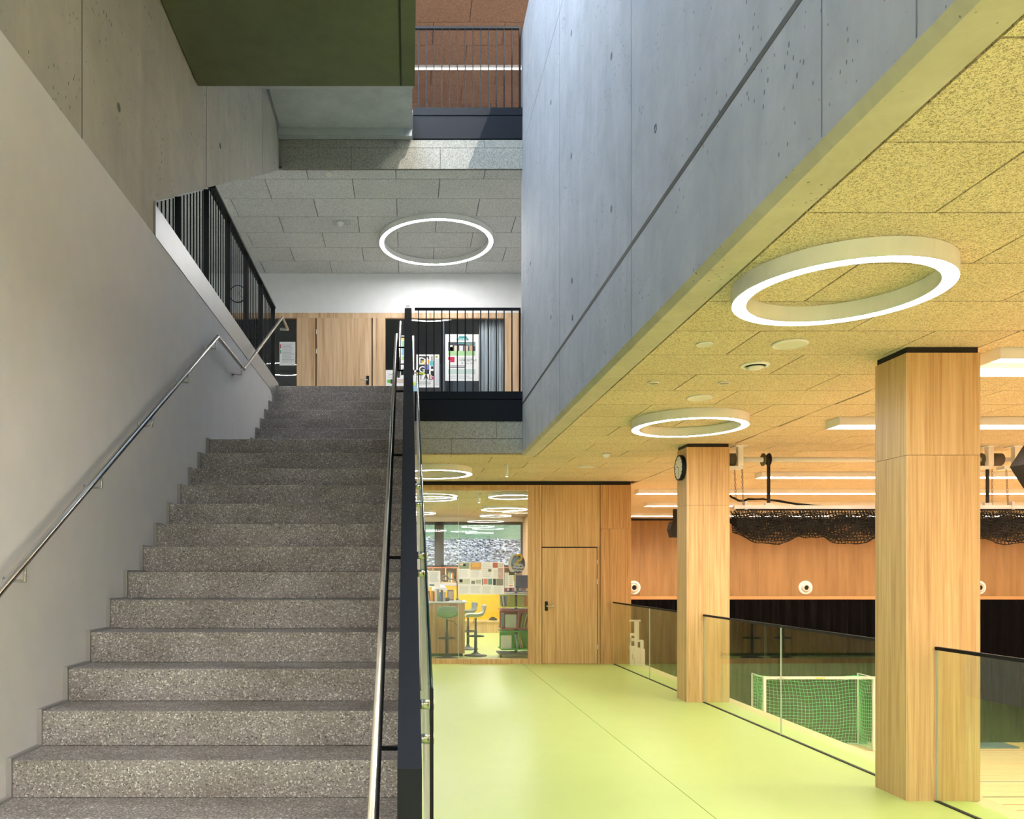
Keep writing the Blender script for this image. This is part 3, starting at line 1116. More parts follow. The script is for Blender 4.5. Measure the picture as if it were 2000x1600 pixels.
# ================================================================== LAMPS AND CEILING FITTINGS
def ring_lamp(x, y, zc, R, wd, h, label, n=72, dm='ring'):
    t = thing('ring_lamp', (x, y, zc), label, 'ceiling lamp', 'ring lamps')
    zb_ = -h
    lathe('housing', [(R - wd, -0.002), (R, -0.002), (R, zb_), (R - 0.004, zb_), (R - 0.004, zb_ + 0.014), (R - wd + 0.004, zb_ + 0.014), (R - wd + 0.004, zb_), (R - wd, zb_)], M['white'], (x, y, zc), t, n, True, smooth=False)
    lathe('diffuser', [(R - wd + 0.0045, zb_ + 0.0135), (R - 0.0045, zb_ + 0.0135), (R - 0.0045, zb_ + 0.001), (R - wd + 0.0045, zb_ + 0.001)], M[dm], (x, y, zc), t, n, True, smooth=False)
    return t


ring_lamp(2.418, 4.465, C0, 0.560, 0.082, 0.10, 'largest white ring lamp, under the yellow panel ceiling left of the nearest column')
ring_lamp(XP(1346, 8.59), 8.59, C0, 0.60, 0.082, 0.10, 'white ring lamp hanging just before the clock column')
ring_lamp(0.43, 12.72, C0, 0.60, 0.082, 0.10, 'white ring lamp half hidden by the black balustrade, in front of the library glass')
ring_lamp(XP(852, 13.4), 13.4, C1, 0.955, 0.075, 0.09, 'wide white ring lamp on the grey first-floor ceiling')
ring_lamp(2.9, 0.35, C0, 0.560, 0.082, 0.10, 'added unseen ring lamp above the corridor behind the viewpoint')  # this one and the next are unseen, added to light the corridor
ring_lamp(2.9, -2.9, C0, 0.560, 0.082, 0.10, 'added unseen ring lamp above the corridor at the front wall')
ring_lamp(-0.75, 0.28, C0, 0.560, 0.082, 0.10, 'added unseen ring lamp of the foyer over the foot of the stair', 72, 'ring_foyer_added')  # unseen, added to brighten risers and lower stair wall
ring_lamp(3.1, 5.2, C2 + 0.1, 0.6, 0.082, 0.10, 'added unseen ring lamp of the topmost corridor, front one', 72, 'ring_top_added')  # unseen pair added to brighten the upper left wall
ring_lamp(3.1, 9.0, C2 + 0.1, 0.6, 0.082, 0.10, 'added unseen ring lamp of the topmost corridor, rear one', 72, 'ring_top_added')
ring_lamp(0.9, -0.9, C0, 0.560, 0.082, 0.10, 'added unseen ring lamp of the foyer, just behind the viewpoint', 72, 'ring_foyer_added')  # with the next, unseen foyer lamps added for the stair
ring_lamp(0.0, -3.2, C0, 0.560, 0.082, 0.10, 'added unseen ring lamp of the foyer near its front wall')
ring_lamp(-3.4, 8.3, C1, 0.70, 0.075, 0.09, 'added unseen ring lamp over the middle of the side gallery')  # unseen pair added to light gallery and first-floor ceiling
ring_lamp(-3.4, 5.3, C1, 0.70, 0.075, 0.09, 'added ring lamp of the side gallery, hidden by the left wall')
for (px, Y, R, lb) in ((840, 17.3, 0.58, 'ring lamp in the library over the counter'), (985, 20.3, 0.58, 'ring lamp in the library over the book tower'), (968, 22.6, 0.44, 'small ring lamp in the library closest to the window'), (815, 21.6, 0.5, 'ring lamp in the library above the window mullion'), (650, 17.5, 0.58, 'added ring lamp in the left part of the library, hidden by the stair'), (1000, 16.9, 0.5, 'ring lamp in the library right behind the glass front')):  # extra rings added among these to brighten the library
    ring_lamp(XP(px, Y), Y, C0 - 0.0, R, 0.06, 0.07, lb, 48, 'ring_library')


def disc(px, py, r, th, label, zc=C0, kind='ceiling disc', mat=None):
    Y = F * (zc - EYE) / (VY - py)
    t = thing('ceiling_disc', (XP(px, Y), Y, zc), label, kind, 'round ceiling fittings')
    lathe('rim', [(0, 0), (r, 0), (r, -th * 0.6), (r * 0.93, -th), (r * 0.86, -th), (r * 0.84, -th * 0.7), (0, -th * 0.7)], M['white'], world(t), t, 32)
    lathe('face', [(0, -th * 0.72), (r * 0.83, -th * 0.72)], mat or flat(214, 214, 208), world(t), t, 32)
    return t


disc(1543, 671, 0.125, 0.014, 'largest flat round loudspeaker disc in the corridor ceiling')
disc(1376, 671, 0.060, 0.012, 'plain white disc left of the large loudspeaker disc')
disc(1367, 776, 0.120, 0.014, 'flat loudspeaker disc above the ring lamp by the clock column')
disc(1276, 747, 0.052, 0.012, 'small white downlight disc nearest the concrete beam', mat=flat(150, 140, 110))
disc(1415, 747, 0.052, 0.012, 'small white downlight disc right of the other small one', mat=flat(150, 140, 110))
disc(1146, 911, 0.13, 0.012, 'faint flat disc near the far oak wall')
disc(643, 340.5, 0.055, 0.012, 'small white disc on the grey first-floor ceiling near the slab edge', C1)
Yv = F * (C0 - EYE) / (VY - 713)
va = thing('air_valve', (XP(1475, Yv), Yv, C0), 'round white air valve with a dished centre in the corridor ceiling', 'air valve')
lathe('rim', [(0.075, 0), (0.115, 0), (0.115, -0.006), (0.098, -0.016), (0.082, -0.012), (0.075, 0)], M['white'], world(va), va, 32)
lathe('throat', [(0, -0.001), (0.078, -0.001)], M['dark'], world(va), va, 32)
lathe('cone', [(0, -0.012), (0.055, -0.014), (0.07, -0.022), (0.05, -0.034), (0, -0.038)], M['white'], world(va), va, 32)


def smoke(px, py, zc, label, plate=False):
    Y = F * (zc - 0.02 - EYE) / (VY - py)
    t = thing('smoke_detector', (XP(px, Y), Y, zc), label, 'smoke detector')
    r = 0.058
    if plate:
        box('base_plate', world(t).x - 0.13, world(t).x + 0.16, Y - 0.09, Y + 0.09, zc - 0.004, zc, flat(176, 178, 182), t)
        lathe('lamp_bead', [(0, -0.012), (0.008, -0.010), (0.012, -0.003)], M['white'], world(t) + Vector((0.12, 0, 0)), t, 12)
    lathe('base', [(0, -0.004), (r * 1.1, -0.004), (r * 1.1, -0.022), (r * 0.9, -0.026)], M['white'], world(t), t, 24)
    lathe('head', [(r * 0.85, -0.024), (r * 0.85, -0.036), (r * 0.7, -0.042), (r * 0.7, -0.05), (r * 0.5, -0.06), (0, -0.062)], M['white'], world(t), t, 24)
    return t


smoke(1184, 889, C0, 'small white smoke detector on the yellow ceiling before the oak wall')
smoke(665, 437, C1, 'white smoke detector on a square plate in the grey first-floor ceiling', True)

# little spotlight in front of the library glass
Ys = F * (C0 - EYE) / (VY - 907)
sp = thing('ceiling_spotlight', (XP(990, Ys), Ys, C0), 'small white cylinder spotlight on the ceiling in front of the library', 'spotlight')
lathe('ceiling_rose', [(0, 0), (0.045, 0), (0.045, -0.012), (0, -0.014)], M['white'], world(sp), sp, 20)
lathe('body', [(0, -0.014), (0.022, -0.014), (0.022, -0.19), (0.018, -0.19)], M['white'], world(sp), sp, 20)
lathe('lens', [(0, -0.186), (0.018, -0.186)], M['spot'], world(sp), sp, 20)
sp2 = thing('ceiling_spotlight', (XP(936, 16.6), 16.6, C0 - 0.02), 'small white cylinder spotlight seen through the library glass', 'spotlight')
lathe('ceiling_rose', [(0, 0), (0.045, 0), (0.045, -0.012), (0, -0.014)], M['white'], world(sp2), sp2, 20)
lathe('body', [(0, -0.014), (0.022, -0.014), (0.022, -0.19), (0.018, -0.19)], M['white'], world(sp2), sp2, 20)
lathe('lens', [(0, -0.186), (0.018, -0.186)], M['spot'], world(sp2), sp2, 20)

# slim white lamp profile under the topmost ceiling, fire-alarm box at its edge
tl = thing('line_lamp', (0.8, 15.05, C2), 'thin white lamp profile across the brown topmost ceiling', 'lamp')
box('profile', 0.0, 2.4, 15.02, 15.09, C2 - 0.05, C2 - 0.001, M['white'], tl)
box('diffuser', 0.01, 2.39, 15.027, 15.083, C2 - 0.054, C2 - 0.05, emit('line_diffuser', (1.0, 0.8, 0.64, 1), 1.6), tl)


# ================================================================== POSTERS
def poster(name, label, px0, px1, py0, py1, Y, rects, texts, y_print=None, mat=None):
    x0, x1, z1, z0 = XP(px0, Y), XP(px1, Y), ZP(py0, Y), ZP(py1, Y)
    t = thing(name, ((x0 + x1) / 2, Y, z0), label, 'poster')
    box('sheet', x0, x1, Y - 0.002, Y, z0, z1, mat or M['paper'], t)
    v, f, mats, idx = [], [], [], []
    c = world(t)
    for k, (u0, u1, v0, v1, col) in enumerate(rects):
        m_ = flat(*col)
        if m_ not in mats:
            mats.append(m_)
        b = len(v)
        yy = -0.0022 - 0.0003 * (k % 6)
        for (u, q) in ((u0, v0), (u1, v0), (u1, v1), (u0, v1)):
            v.append((x0 + (x1 - x0) * u - c.x, yy, z1 + (z0 - z1) * q - c.z))
        f.append([b, b + 1, b + 2, b + 3])
        idx.append(mats.index(m_))
    if f:
        me = bpy.data.meshes.new('print')
        me.from_pydata(v, [], f)
        for m_ in mats:
            me.materials.append(m_)
        for p, i in zip(me.polygons, idx):
            p.material_index = i
        add('print', me, c, t)
    for (s, u, q, size, col, bold) in texts:
        text('lettering', s, size * (z1 - z0), flat(*col), (x0 + (x1 - x0) * u, Y - 0.0045, z1 + (z0 - z1) * q), t, bold * size * (z1 - z0))
    return t


def lines(u0, u1, v0, v1, n, col, seed=1, th=0.4):
    r = random.Random(seed)
    out = []
    for i in range(n):
        a = v0 + (v1 - v0) * i / n
        out.append((u0, u1 - (u1 - u0) * r.random() * 0.25, a, a + (v1 - v0) / n * th, col))
    return out


YP = YB1 + 0.038
G = (150, 156, 166)
poster('notice_sheet', 'white printed notice sheet taped in the narrow upstairs window beside the bars', 546, 577, 668, 714, YP, lines(0.14, 0.9, 0.08, 0.9, 16, (170, 172, 186)) + [(0.04, 0.1, 0.1, 0.28, (200, 60, 70)), (0.04, 0.1, 0.34, 0.5, (80, 150, 120))], [])
poster('event_poster', 'white poster with black and colourful DIGITAL lettering behind the gallery railing', 813, 858, 692.5, 757, YP,
       [(0.08, 0.36, 0.05, 0.56, (58, 56, 66)), (0.36, 0.56, 0.05, 0.14, (58, 56, 66)), (0.36, 0.56, 0.46, 0.59, (52, 50, 66)), (0.22, 0.40, 0.18, 0.31, (224, 200, 50)), (0.34, 0.56, 0.15, 0.29, (240, 160, 60)), (0.36, 0.56, 0.30, 0.46, (120, 130, 200)), (0.45, 0.57, 0.38, 0.50, (150, 214, 226)), (0.58, 0.75, 0.2, 0.34, (110, 200, 206)), (0.66, 0.70, 0.05, 0.20, (20, 60, 30)), (0.64, 0.74, 0.36, 0.44, (40, 20, 70)), (0.63, 0.75, 0.50, 0.66, (34, 34, 40)), (0.62, 0.68, 0.62, 0.72, (244, 180, 110)), (0.67, 0.74, 0.67, 0.76, (200, 70, 150)), (0.03, 0.36, 0.545, 0.61, (214, 226, 30)), (0.82, 0.94, 0.045, 0.10, (226, 222, 40)), (0.82, 1.0, 0.12, 0.95, (214, 216, 224))] + lines(0.06, 0.7, 0.80, 0.95, 4, (150, 150, 160), 3),
       [('DI', 0.10, 0.30, 0.30, (248, 248, 250), 0.012), ('GI', 0.10, 0.545, 0.27, (248, 248, 250), 0.012), ('TAL', 0.10, 0.77, 0.24, (24, 22, 28), 0.0), ('ECHT', 0.07, 0.60, 0.068, (80, 90, 10), 0.004), ('X', 0.85, 0.098, 0.072, (40, 40, 20), 0.006)])
poster('reading_day_poster', 'tall white VORLESETAG poster with a photo of children on grass, left of the curtain', 869.5, 935, 653, 744, YP,
       [(0.09, 0.90, 0.17, 0.37, (66, 72, 78)), (0.09, 0.90, 0.36, 0.46, (176, 216, 160)), (0.60, 0.90, 0.18, 0.26, (120, 150, 150)), (0.09, 0.28, 0.49, 0.60, (206, 44, 84)), (0.08, 0.15, 0.55, 0.61, (236, 236, 240)), (0.09, 0.9, 0.75, 0.86, (196, 216, 214))] +
       [(0.12 + 0.15 * i, 0.23 + 0.15 * i, 0.245, 0.36, c) for i, c in enumerate(((232, 200, 186), (236, 214, 200), (228, 226, 236), (226, 200, 190), (210, 170, 140)))] +
       [(0.13 + 0.15 * i, 0.22 + 0.15 * i, 0.235, 0.27, c) for i, c in enumerate(((236, 236, 236), (60, 44, 40), (40, 36, 50), (70, 54, 50), (150, 110, 80)))] +
       [(0.35 + 0.02 * k, 0.70 - 0.02 * k, 0.045 + 0.02 * (3 - k), 0.065 + 0.02 * (3 - k), (54, 160, 166)) for k in range(4)] + [(0.34, 0.70, 0.10, 0.135, (54, 160, 166)), (0.38, 0.62, 0.185, 0.205, (80, 170, 170))] +
       lines(0.12, 0.72, 0.675, 0.73, 2, (40, 44, 60), 5, 0.45) + lines(0.1, 0.9, 0.88, 0.97, 4, (200, 206, 214), 6),
       [('lesen', 0.395, 0.128, 0.085, (246, 248, 250), 0.003), ('ÖSTERREICHISCHER', 0.42, 0.525, 0.032, (120, 126, 140), 0.0), ('VORLESETAG', 0.42, 0.583, 0.062, (60, 66, 80), 0.002), ('28. März 2023', 0.47, 0.64, 0.05, (120, 128, 146), 0.0)])
poster('tall_poster', 'tall pale poster with green and blue print half hidden by the black balustrade', 783, 809, 655.5, 733, YP, [(0.06, 0.85, 0.03, 0.12, (236, 216, 120)), (0.06, 0.9, 0.13, 0.3, (170, 210, 190)), (0.06, 0.9, 0.32, 0.5, (150, 196, 220)), (0.06, 0.9, 0.52, 0.62, (180, 214, 150)), (0.5, 0.95, 0.64, 0.8, (226, 200, 184))] + lines(0.1, 0.85, 0.82, 0.97, 5, (60, 64, 70), 9), [])
poster('wide_poster', 'low white poster with a panda-like picture at the head of the stair', 752.5, 817, 723, 766, YP, [(0.06, 0.16, 0.44, 0.58, (110, 190, 70)), (0.16, 0.26, 0.42, 0.62, (50, 46, 44)), (0.3, 0.55, 0.40, 0.60, (206, 190, 180)), (0.8, 0.98, 0.6, 0.98, (150, 196, 226)), (0.84, 0.93, 0.55, 0.7, (206, 226, 90)), (0.90, 0.915, 0.08, 0.19, (206, 40, 80)), (0.87, 0.945, 0.12, 0.15, (206, 40, 80))], [('Jung', 0.1, 0.24, 0.15, (120, 140, 140), 0.0), ('für Familien', 0.1, 0.36, 0.085, (140, 150, 150), 0.0)])

YQ = YB + 0.028
poster('wide_poster', 'large white printed poster with small photographs on the library glass', 895.5, 984.5, 1098.5, 1161.5, YQ,
       [(0.01, 0.24, 0.01, 0.20, (150, 160, 140)), (0.03, 0.12, 0.04, 0.09, (236, 214, 204)), (0.10, 0.16, 0.05, 0.12, (50, 50, 50)), (0.26, 0.50, 0.01, 0.23, (206, 160, 110)), (0.30, 0.46, 0.03, 0.15, (226, 180, 100)), (0.75, 0.86, 0.01, 0.17, (190, 110, 96)), (0.87, 0.98, 0.02, 0.16, (216, 206, 200)), (0.87, 0.98, 0.18, 0.5, (208, 176, 172)), (0.65, 0.72, 0.21, 0.29, (120, 126, 96)), (0.01, 0.25, 0.51, 0.67, (206, 208, 196)), (0.02, 0.09, 0.53, 0.62, (60, 64, 56)), (0.28, 0.36, 0.57, 0.67, (130, 136, 134)), (0.38, 0.5, 0.54, 0.66, (190, 194, 188)), (0.52, 0.54, 0.51, 0.70, (60, 60, 60)), (0.55, 0.64, 0.51, 0.68, (226, 140, 130)), (0.65, 0.74, 0.51, 0.69, (110, 150, 146)), (0.76, 0.82, 0.51, 0.71, (70, 74, 80)), (0.83, 0.98, 0.51, 0.72, (140, 140, 130)), (0.90, 0.98, 0.56, 0.7, (60, 70, 66))] +
       sum([lines(0.02 + 0.25 * i, 0.23 + 0.25 * i, 0.25 if i != 2 else 0.05, 0.48, 7, (204, 206, 212), 20 + i, 0.3) + lines(0.02 + 0.25 * i, 0.23 + 0.25 * i, 0.74, 0.97, 7, (204, 206, 212), 30 + i, 0.3) for i in range(4)], []), [])
poster('framed_poster', 'small dark-edged notice on the library glass right of the large poster', 984.8, 1006.5, 1117.5, 1148, YQ, [(0.0, 1.0, 0.0, 0.03, (50, 50, 50)), (0.0, 0.03, 0, 1, (50, 50, 50)), (0.42, 0.92, 0.03, 0.2, (86, 84, 66)), (0.9, 0.94, 0.0, 0.97, (40, 40, 44)), (0.48, 0.60, 0.84, 0.91, (206, 70, 70)), (0.66, 0.74, 0.84, 0.91, (206, 70, 70)), (0.82, 0.9, 0.22, 0.6, (236, 210, 60))] + lines(0.08, 0.4, 0.06, 0.92, 12, (170, 172, 176), 41, 0.35) + lines(0.46, 0.82, 0.24, 0.8, 9, (170, 172, 176), 42, 0.35), [])
poster('leaflet_poster', 'white typed sheet on the library glass above the white desk lamp', 836.5, 860, 1115, 1147.5, YQ, lines(0.1, 0.9, 0.08, 0.7, 10, (170, 178, 186), 43, 0.35) + [(0.1, 0.5, 0.82, 0.9, (60, 110, 110))], [])

# ================================================================== LIBRARY BEHIND THE GLASS
struct(box('wall_library_right', XP(1232, YB) - 0.60, XP(1232, YB) - 0.45, YB + 0.1, 24.0, 0.0, C0, M['oak']))
struct(box('wall_library_left', -3.6, -3.45, YB, 24.2, 0.0, C0, M['whitewall']))
YW = 24.0
wb = sempty('wall_library_rear', (0, YW, 0))
zs0, zs1 = ZP(1108, YW), ZP(1019, YW)
box('spandrel', -3.6, 4.0, YW, YW + 0.3, 0.0, zs0, M['whitewall'], wb)
box('lintel', -3.6, 4.0, YW, YW + 0.3, zs1, C0 + 0.3, M['whitewall'], wb)
win = sempty('window_1', (1.5, YW, zs0))
XR = XP(1024, YW)
box('pier', XR, 4.0, YW, YW + 0.3, zs0, zs1, flat(190, 192, 196), wb)
for a, b, c, d in ((-3.6, XR, zs1 - 0.09, zs1), (-3.6, XR, zs0, zs0 + 0.06), (XR - 0.09, XR, zs0, zs1), (XP(849, YW), XP(867, YW), zs0, zs1)):
    box('frame', a, b, YW + 0.05, YW + 0.16, c, d, flat(48, 50, 56), win)
box('pane', -3.6, XP(849, YW), YW + 0.10, YW + 0.112, zs0 + 0.06, zs1 - 0.09, M['glass'], win)
box('pane', XP(867, YW), XR - 0.09, YW + 0.10, YW + 0.112, zs0 + 0.06, zs1 - 0.09, M['glass'], win)

# outside: gravel bank and grass slope


def bank(name, ya, yb_, za_, zb_, mat, tilt):
    v, f = [], []
    nx_, ny_ = 40, 16
    for j in range(ny_ + 1):
        for i in range(nx_ + 1):
            x = -14 + 30 * i / nx_
            q = j / ny_
            y = ya + (yb_ - ya) * q + tilt * x
            v.append((x, y, za_ + (zb_ - za_) * q + random.uniform(-0.04, 0.04)))
    for j in range(ny_):
        for i in range(nx_):
            a = j * (nx_ + 1) + i
            f.append([a, a + 1, a + nx_ + 2, a + nx_ + 1])
    return add(name, from_data(name, v, f, mat), (0, 0, 0))


struct(bank('ground_gravel', 26.5, 33.0, 1.2, 3.05, M['gravel'], 0.25))
struct(bank('ground_grass', 32.9, 52.0, 3.05, 9.5, M['grass'], 0.25))
sv, sf = [], []
rnd = random.Random(3)
for k in range(2600):
    q = rnd.random()
    x = rnd.uniform(-1.0, 8.0)
    c = Vector((x, 26.5 + 6.4 * q + 0.25 * x, 1.2 + 1.83 * q + 0.03))
    s = rnd.uniform(0.05, 0.11)
    b = len(sv)
    for d in ((1, 0, 0), (-1, 0, 0), (0, 1, 0), (0, -1, 0), (0, 0, 0.7), (0, 0, -0.7)):
        sv.append(c + Vector(d) * s * rnd.uniform(0.7, 1.2))
    for a_, b_, c_ in ((0, 2, 4), (2, 1, 4), (1, 3, 4), (3, 0, 4), (2, 0, 5), (1, 2, 5), (3, 1, 5), (0, 3, 5)):
        sf.append([b + a_, b + b_, b + c_])
sto = add('gravel_stones', from_data('gravel_stones', sv, sf, M['gravel']), (0, 0, 0))
tag(sto, 'loose pale gravel on the bank outside the library window', 'gravel')
sto['kind'] = 'stuff'

# counter
ct = thing('library_counter', (-0.6, 16.2, 0), 'oak library counter with a white top behind the stools', 'counter')
cx1 = XP(909, 15.8)
box('body', -2.6, cx1 - 0.01, 15.82, 16.5, 0.06, 1.06, M['oak'], ct)
for i in range(5):
    a = cx1 - 0.01 - 0.62 * i
    box('front_panel', a - 0.61, a - 0.004, 15.80, 15.82, 0.06, 1.05, M['oak_end'], ct)
box('plinth', -2.56, cx1 - 0.05, 15.86, 16.46, 0.0, 0.06, flat(60, 92, 52), ct)
box('worktop', -2.64, cx1 + 0.03, 15.76, 16.54, 1.06, 1.09, M['white'], ct)


def stool(x, y, rz, col, label):
    t = thing('bar_stool', (x, y, 0), label, 'stool', 'bar stools at the counter')
    gr = flat(58, 62, 66, 0.4)
    lathe('base', [(0, 0.0), (0.225, 0.0), (0.225, 0.012), (0.12, 0.03), (0.05, 0.06), (0.03, 0.10), (0.03, 0.12), (0, 0.12)], gr, world(t), t, 32)
    lathe('column', [(0, 0.1), (0.03, 0.1), (0.03, 0.5), (0.022, 0.5), (0.022, 0.76), (0, 0.76)], gr, world(t), t, 20)
    lathe('foot_ring', [(0.155, 0.385), (0.172, 0.385), (0.172, 0.402), (0.155, 0.402)], gr, world(t), t, 32, True)
    tube('foot_ring_arm', [world(t) + Vector((0, -0.16, 0.393)), world(t) + Vector((0, 0.16, 0.393))], 0.008, gr, t, 8)
    tube('lift_lever', [world(t) + Vector((0.02, 0, 0.74)), world(t) + Vector((0.12, 0.02, 0.72)), world(t) + Vector((0.2, 0.03, 0.64))], 0.007, gr, t, 8)
    prof = [(0.21, 0.765), (0.17, 0.775), (0.06, 0.765), (-0.06, 0.765), (-0.14, 0.79), (-0.18, 0.84), (-0.205, 0.92), (-0.225, 1.02)]
    hw = [0.16, 0.19, 0.205, 0.21, 0.21, 0.205, 0.195, 0.17]
    v, f = [], []
    nu = 10
    for (py_, pz), hw_ in zip(prof, hw):
        for i in range(nu + 1):
            u = -1 + 2 * i / nu
            back = max(0.0, min(1.0, (pz - 0.78) / 0.2))
            v.append((hw_ * u, py_ + 0.10 * back * u * u, pz + (0.075 * (1 - back) * u * u if py_ < 0.19 else 0.03 * u * u)))
    for j in range(len(prof) - 1):
        for i in range(nu):
            a = j * (nu + 1) + i
            f.append([a, a + 1, a + nu + 2, a + nu + 1])
    o = add('seat_shell', from_data('seat_shell', v, f, flat(*col, 0.45), True), world(t), t)
    m1 = o.modifiers.new('thickness', 'SOLIDIFY')
    m1.thickness = 0.012
    m2 = o.modifiers.new('smooth', 'SUBSURF')
    m2.levels = m2.render_levels = 1
    t.rotation_euler = (0, 0, rz)
    return t


stool(XP(873, 15.45), 15.45, 0.0, (110, 150, 124), 'green shell bar stool seen from behind at the counter front')
stool(XP(929, 15.95), 15.95, math.pi / 2, (206, 212, 214), 'white shell bar stool in profile at the end of the counter')
stool(XP(914, 17.3), 17.3, math.pi / 2 + 0.2, (120, 132, 134), 'grey shell bar stool half hidden behind the white one')
stool(XP(812, 15.45), 15.45, 0.0, (130, 166, 140), 'bar stool behind the black balustrade at the counter front')

# things on the counter
bk_cols = [(190, 50, 46), (236, 232, 226), (60, 70, 100), (220, 150, 60), (110, 120, 110), (196, 196, 200), (150, 46, 60), (70, 110, 140)]


def book(x, y, z, w_, d, h, col, label, group, lean=0.0, name='book'):
    t = thing(name, (x, y, z), label, 'book', group)
    cm = flat(*col)
    o = box('cover', x - w_ / 2, x + w_ / 2, y, y + d, z, z + h, cm, t, min(0.003, w_ * 0.2))
    box('pages', x - w_ / 2 + 0.003, x + w_ / 2 - 0.003, y - 0.0012, y + d - 0.01, z + h - 0.001, z + h + 0.0008, M['paper'], t)
    t.rotation_euler = (0, lean, 0)
    return t


cname = {0: 'red', 1: 'white', 2: 'navy', 3: 'orange', 4: 'olive', 5: 'silver grey', 6: 'dark red', 7: 'blue'}
x = XP(838, 16.1)
for i in range(8):
    w_ = random.uniform(0.025, 0.045)
    book(x + w_ / 2, 15.86, 1.09, w_, 0.16, random.uniform(0.18, 0.26), bk_cols[(i * 3) % 8], '%s book standing in the row on the library counter' % cname[(i * 3) % 8], 'books on the counter', random.uniform(-0.08, 0.1))
    x += w_ + 0.006
tr = thing('letter_tray', (XP(872, 16.0), 16.0, 1.09), 'dark desk tray on the counter by the white lamp', 'tray')
box('tray_base', XP(864, 16.0), XP(878, 16.0), 15.95, 16.15, 1.09, 1.10, flat(50, 54, 60), tr)
box('tray_wall', XP(864, 16.0), XP(878, 16.0), 15.95, 15.96, 1.10, 1.16, flat(50, 54, 60), tr)
box('tray_wall', XP(864, 16.0), XP(864, 16.0) + 0.01, 15.96, 16.15, 1.10, 1.16, flat(50, 54, 60), tr)
for i, (px, lb) in enumerate(((885, 'loose white paper sheets near the counter end'), (896, 'small stack of printed flyers at the end of the counter'))):
    tp = thing('paper_stack', (XP(px, 15.95), 15.95, 1.09), lb, 'paper')
    box('sheet_stack', XP(px, 15.95) - 0.08, XP(px, 15.95) + 0.07, 15.84, 16.04, 1.09, 1.10 + 0.006 * i, M['paper'], tp)
    box('top_sheet', XP(px, 15.95) - 0.06, XP(px, 15.95) + 0.08, 15.86, 16.0, 1.10 + 0.006 * i, 1.103 + 0.006 * i, flat(120, 140, 190), tp)
dl = thing('desk_lamp', (XP(858, 16.3), 16.3, 1.09), 'white dome desk lamp on the counter', 'lamp')
lathe('foot', [(0, 0), (0.08, 0), (0.08, 0.015), (0.02, 0.025), (0, 0.025)], M['white'], world(dl), dl, 24)
lathe('stem', [(0.012, 0.02), (0.012, 0.24)], M['white'], world(dl), dl, 12)
lathe('shade', [(0.16, 0.20), (0.155, 0.25), (0.12, 0.30), (0.06, 0.325), (0, 0.33)], M['white'], world(dl), dl, 28)
al = thing('magnifier_lamp', (XP(893, 16.3), 16.3, 1.09), 'black bent-arm magnifier lamp at the counter', 'lamp')
b0 = world(al)
lathe('clamp', [(0, 0), (0.03, 0), (0.03, 0.05), (0, 0.05)], M['dark'], b0, al, 16)
tube('arm', [b0 + Vector((0, 0, 0.04)), b0 + Vector((0.0, 0, 0.36)), b0 + Vector((-0.02, 0, 0.41)), b0 + Vector((-0.08, 0, 0.43)), b0 + Vector((-0.20, 0, 0.45))], 0.009, M['dark'], al, 8)
lathe('lens_ring', [(0.055, -0.015), (0.08, -0.015), (0.08, 0.015), (0.055, 0.015)], flat(70, 70, 74), b0 + Vector((-0.25, 0, 0.455)), al, 28, True, rot=(0.9, 0, 0))
pf = thing('picture_frame', (XP(880, 16.35), 16.35, 1.09), 'small brown picture frame standing on the counter', 'frame')
box('frame_board', XP(874, 16.35), XP(886, 16.35), 16.34, 16.36, 1.09, 1.31, flat(140, 110, 96), pf)
box('frame_print', XP(875.5, 16.35), XP(884.5, 16.35), 16.337, 16.34, 1.12, 1.28, flat(196, 176, 166), pf)

# rear bench, yellow niche, shelves under the window
bn = thing('window_bench', (0.5, 21.9, 0), 'low oak bench running along the rear of the library', 'bench')
zb1, zb2 = ZP(1213, 21.9), 0.0
box('bench_front', -3.4, 3.3, 21.9, 21.93, 0.0, zb1 - 0.04, M['oak'], bn)
box('bench_seat', -3.4, 3.3, 21.86, 22.6, zb1 - 0.04, zb1, M['oak'], bn)
yn = thing('yellow_niche', (0.5, 22.5, zb1), 'glossy yellow back panel above the oak bench', 'panel')
for a, b in ((838, 894.5), (895, 940), (940.5, 978)):
    box('niche_panel', XP(a, 22.6), XP(b, 22.6) - 0.006, 22.6, 22.64, zb1, ZP(1144, 22.6), M['yellow'], yn)
box('niche_side', XP(978, 22.6), XP(978, 22.6) + 0.04, 22.0, 22.64, zb1, ZP(1144, 22.6), M['oak'], yn)
sh = thing('wall_shelf', (0.5, 22.7, 1.2), 'oak wall shelf with upright dividers under the library window', 'shelf')
zA, zB = ZP(1137, 22.6), ZP(1110, 22.6)
box('shelf_board', -2.0, 3.3, 22.45, 22.95, zA - 0.03, zA, M['oak'], sh)
box('shelf_board', -2.0, 3.3, 22.45, 22.95, zB, zB + 0.03, flat(206, 110, 80), sh)
box('shelf_back', -2.0, 3.3, 22.93, 22.96, zA, zB, flat(196, 170, 140), sh)
for px in (845, 869, 892, 920, 950, 980, 1010):
    box('shelf_divider', XP(px, 22.6), XP(px, 22.6) + 0.03, 22.46, 22.93, zA, zB, M['oak'], sh)
for i, px in enumerate((874, 876.5, 879, 881, 884, 898)):
    book(XP(px, 22.6), 22.5, zA, 0.03, 0.2, 0.24 + 0.03 * (i % 3), [(120, 160, 130), (206, 180, 110), (90, 130, 140), (226, 220, 200), (220, 130, 60), (170, 140, 170)][i], '%s book on the oak shelf under the library window' % ['green', 'yellow', 'teal', 'cream', 'orange', 'mauve'][i], 'books on the wall shelf')
bag = thing('small_bag', (XP(962.5, 22.2), 22.2, zb1), 'small black bag lying on the oak bench', 'bag')
bv, bf = [], []
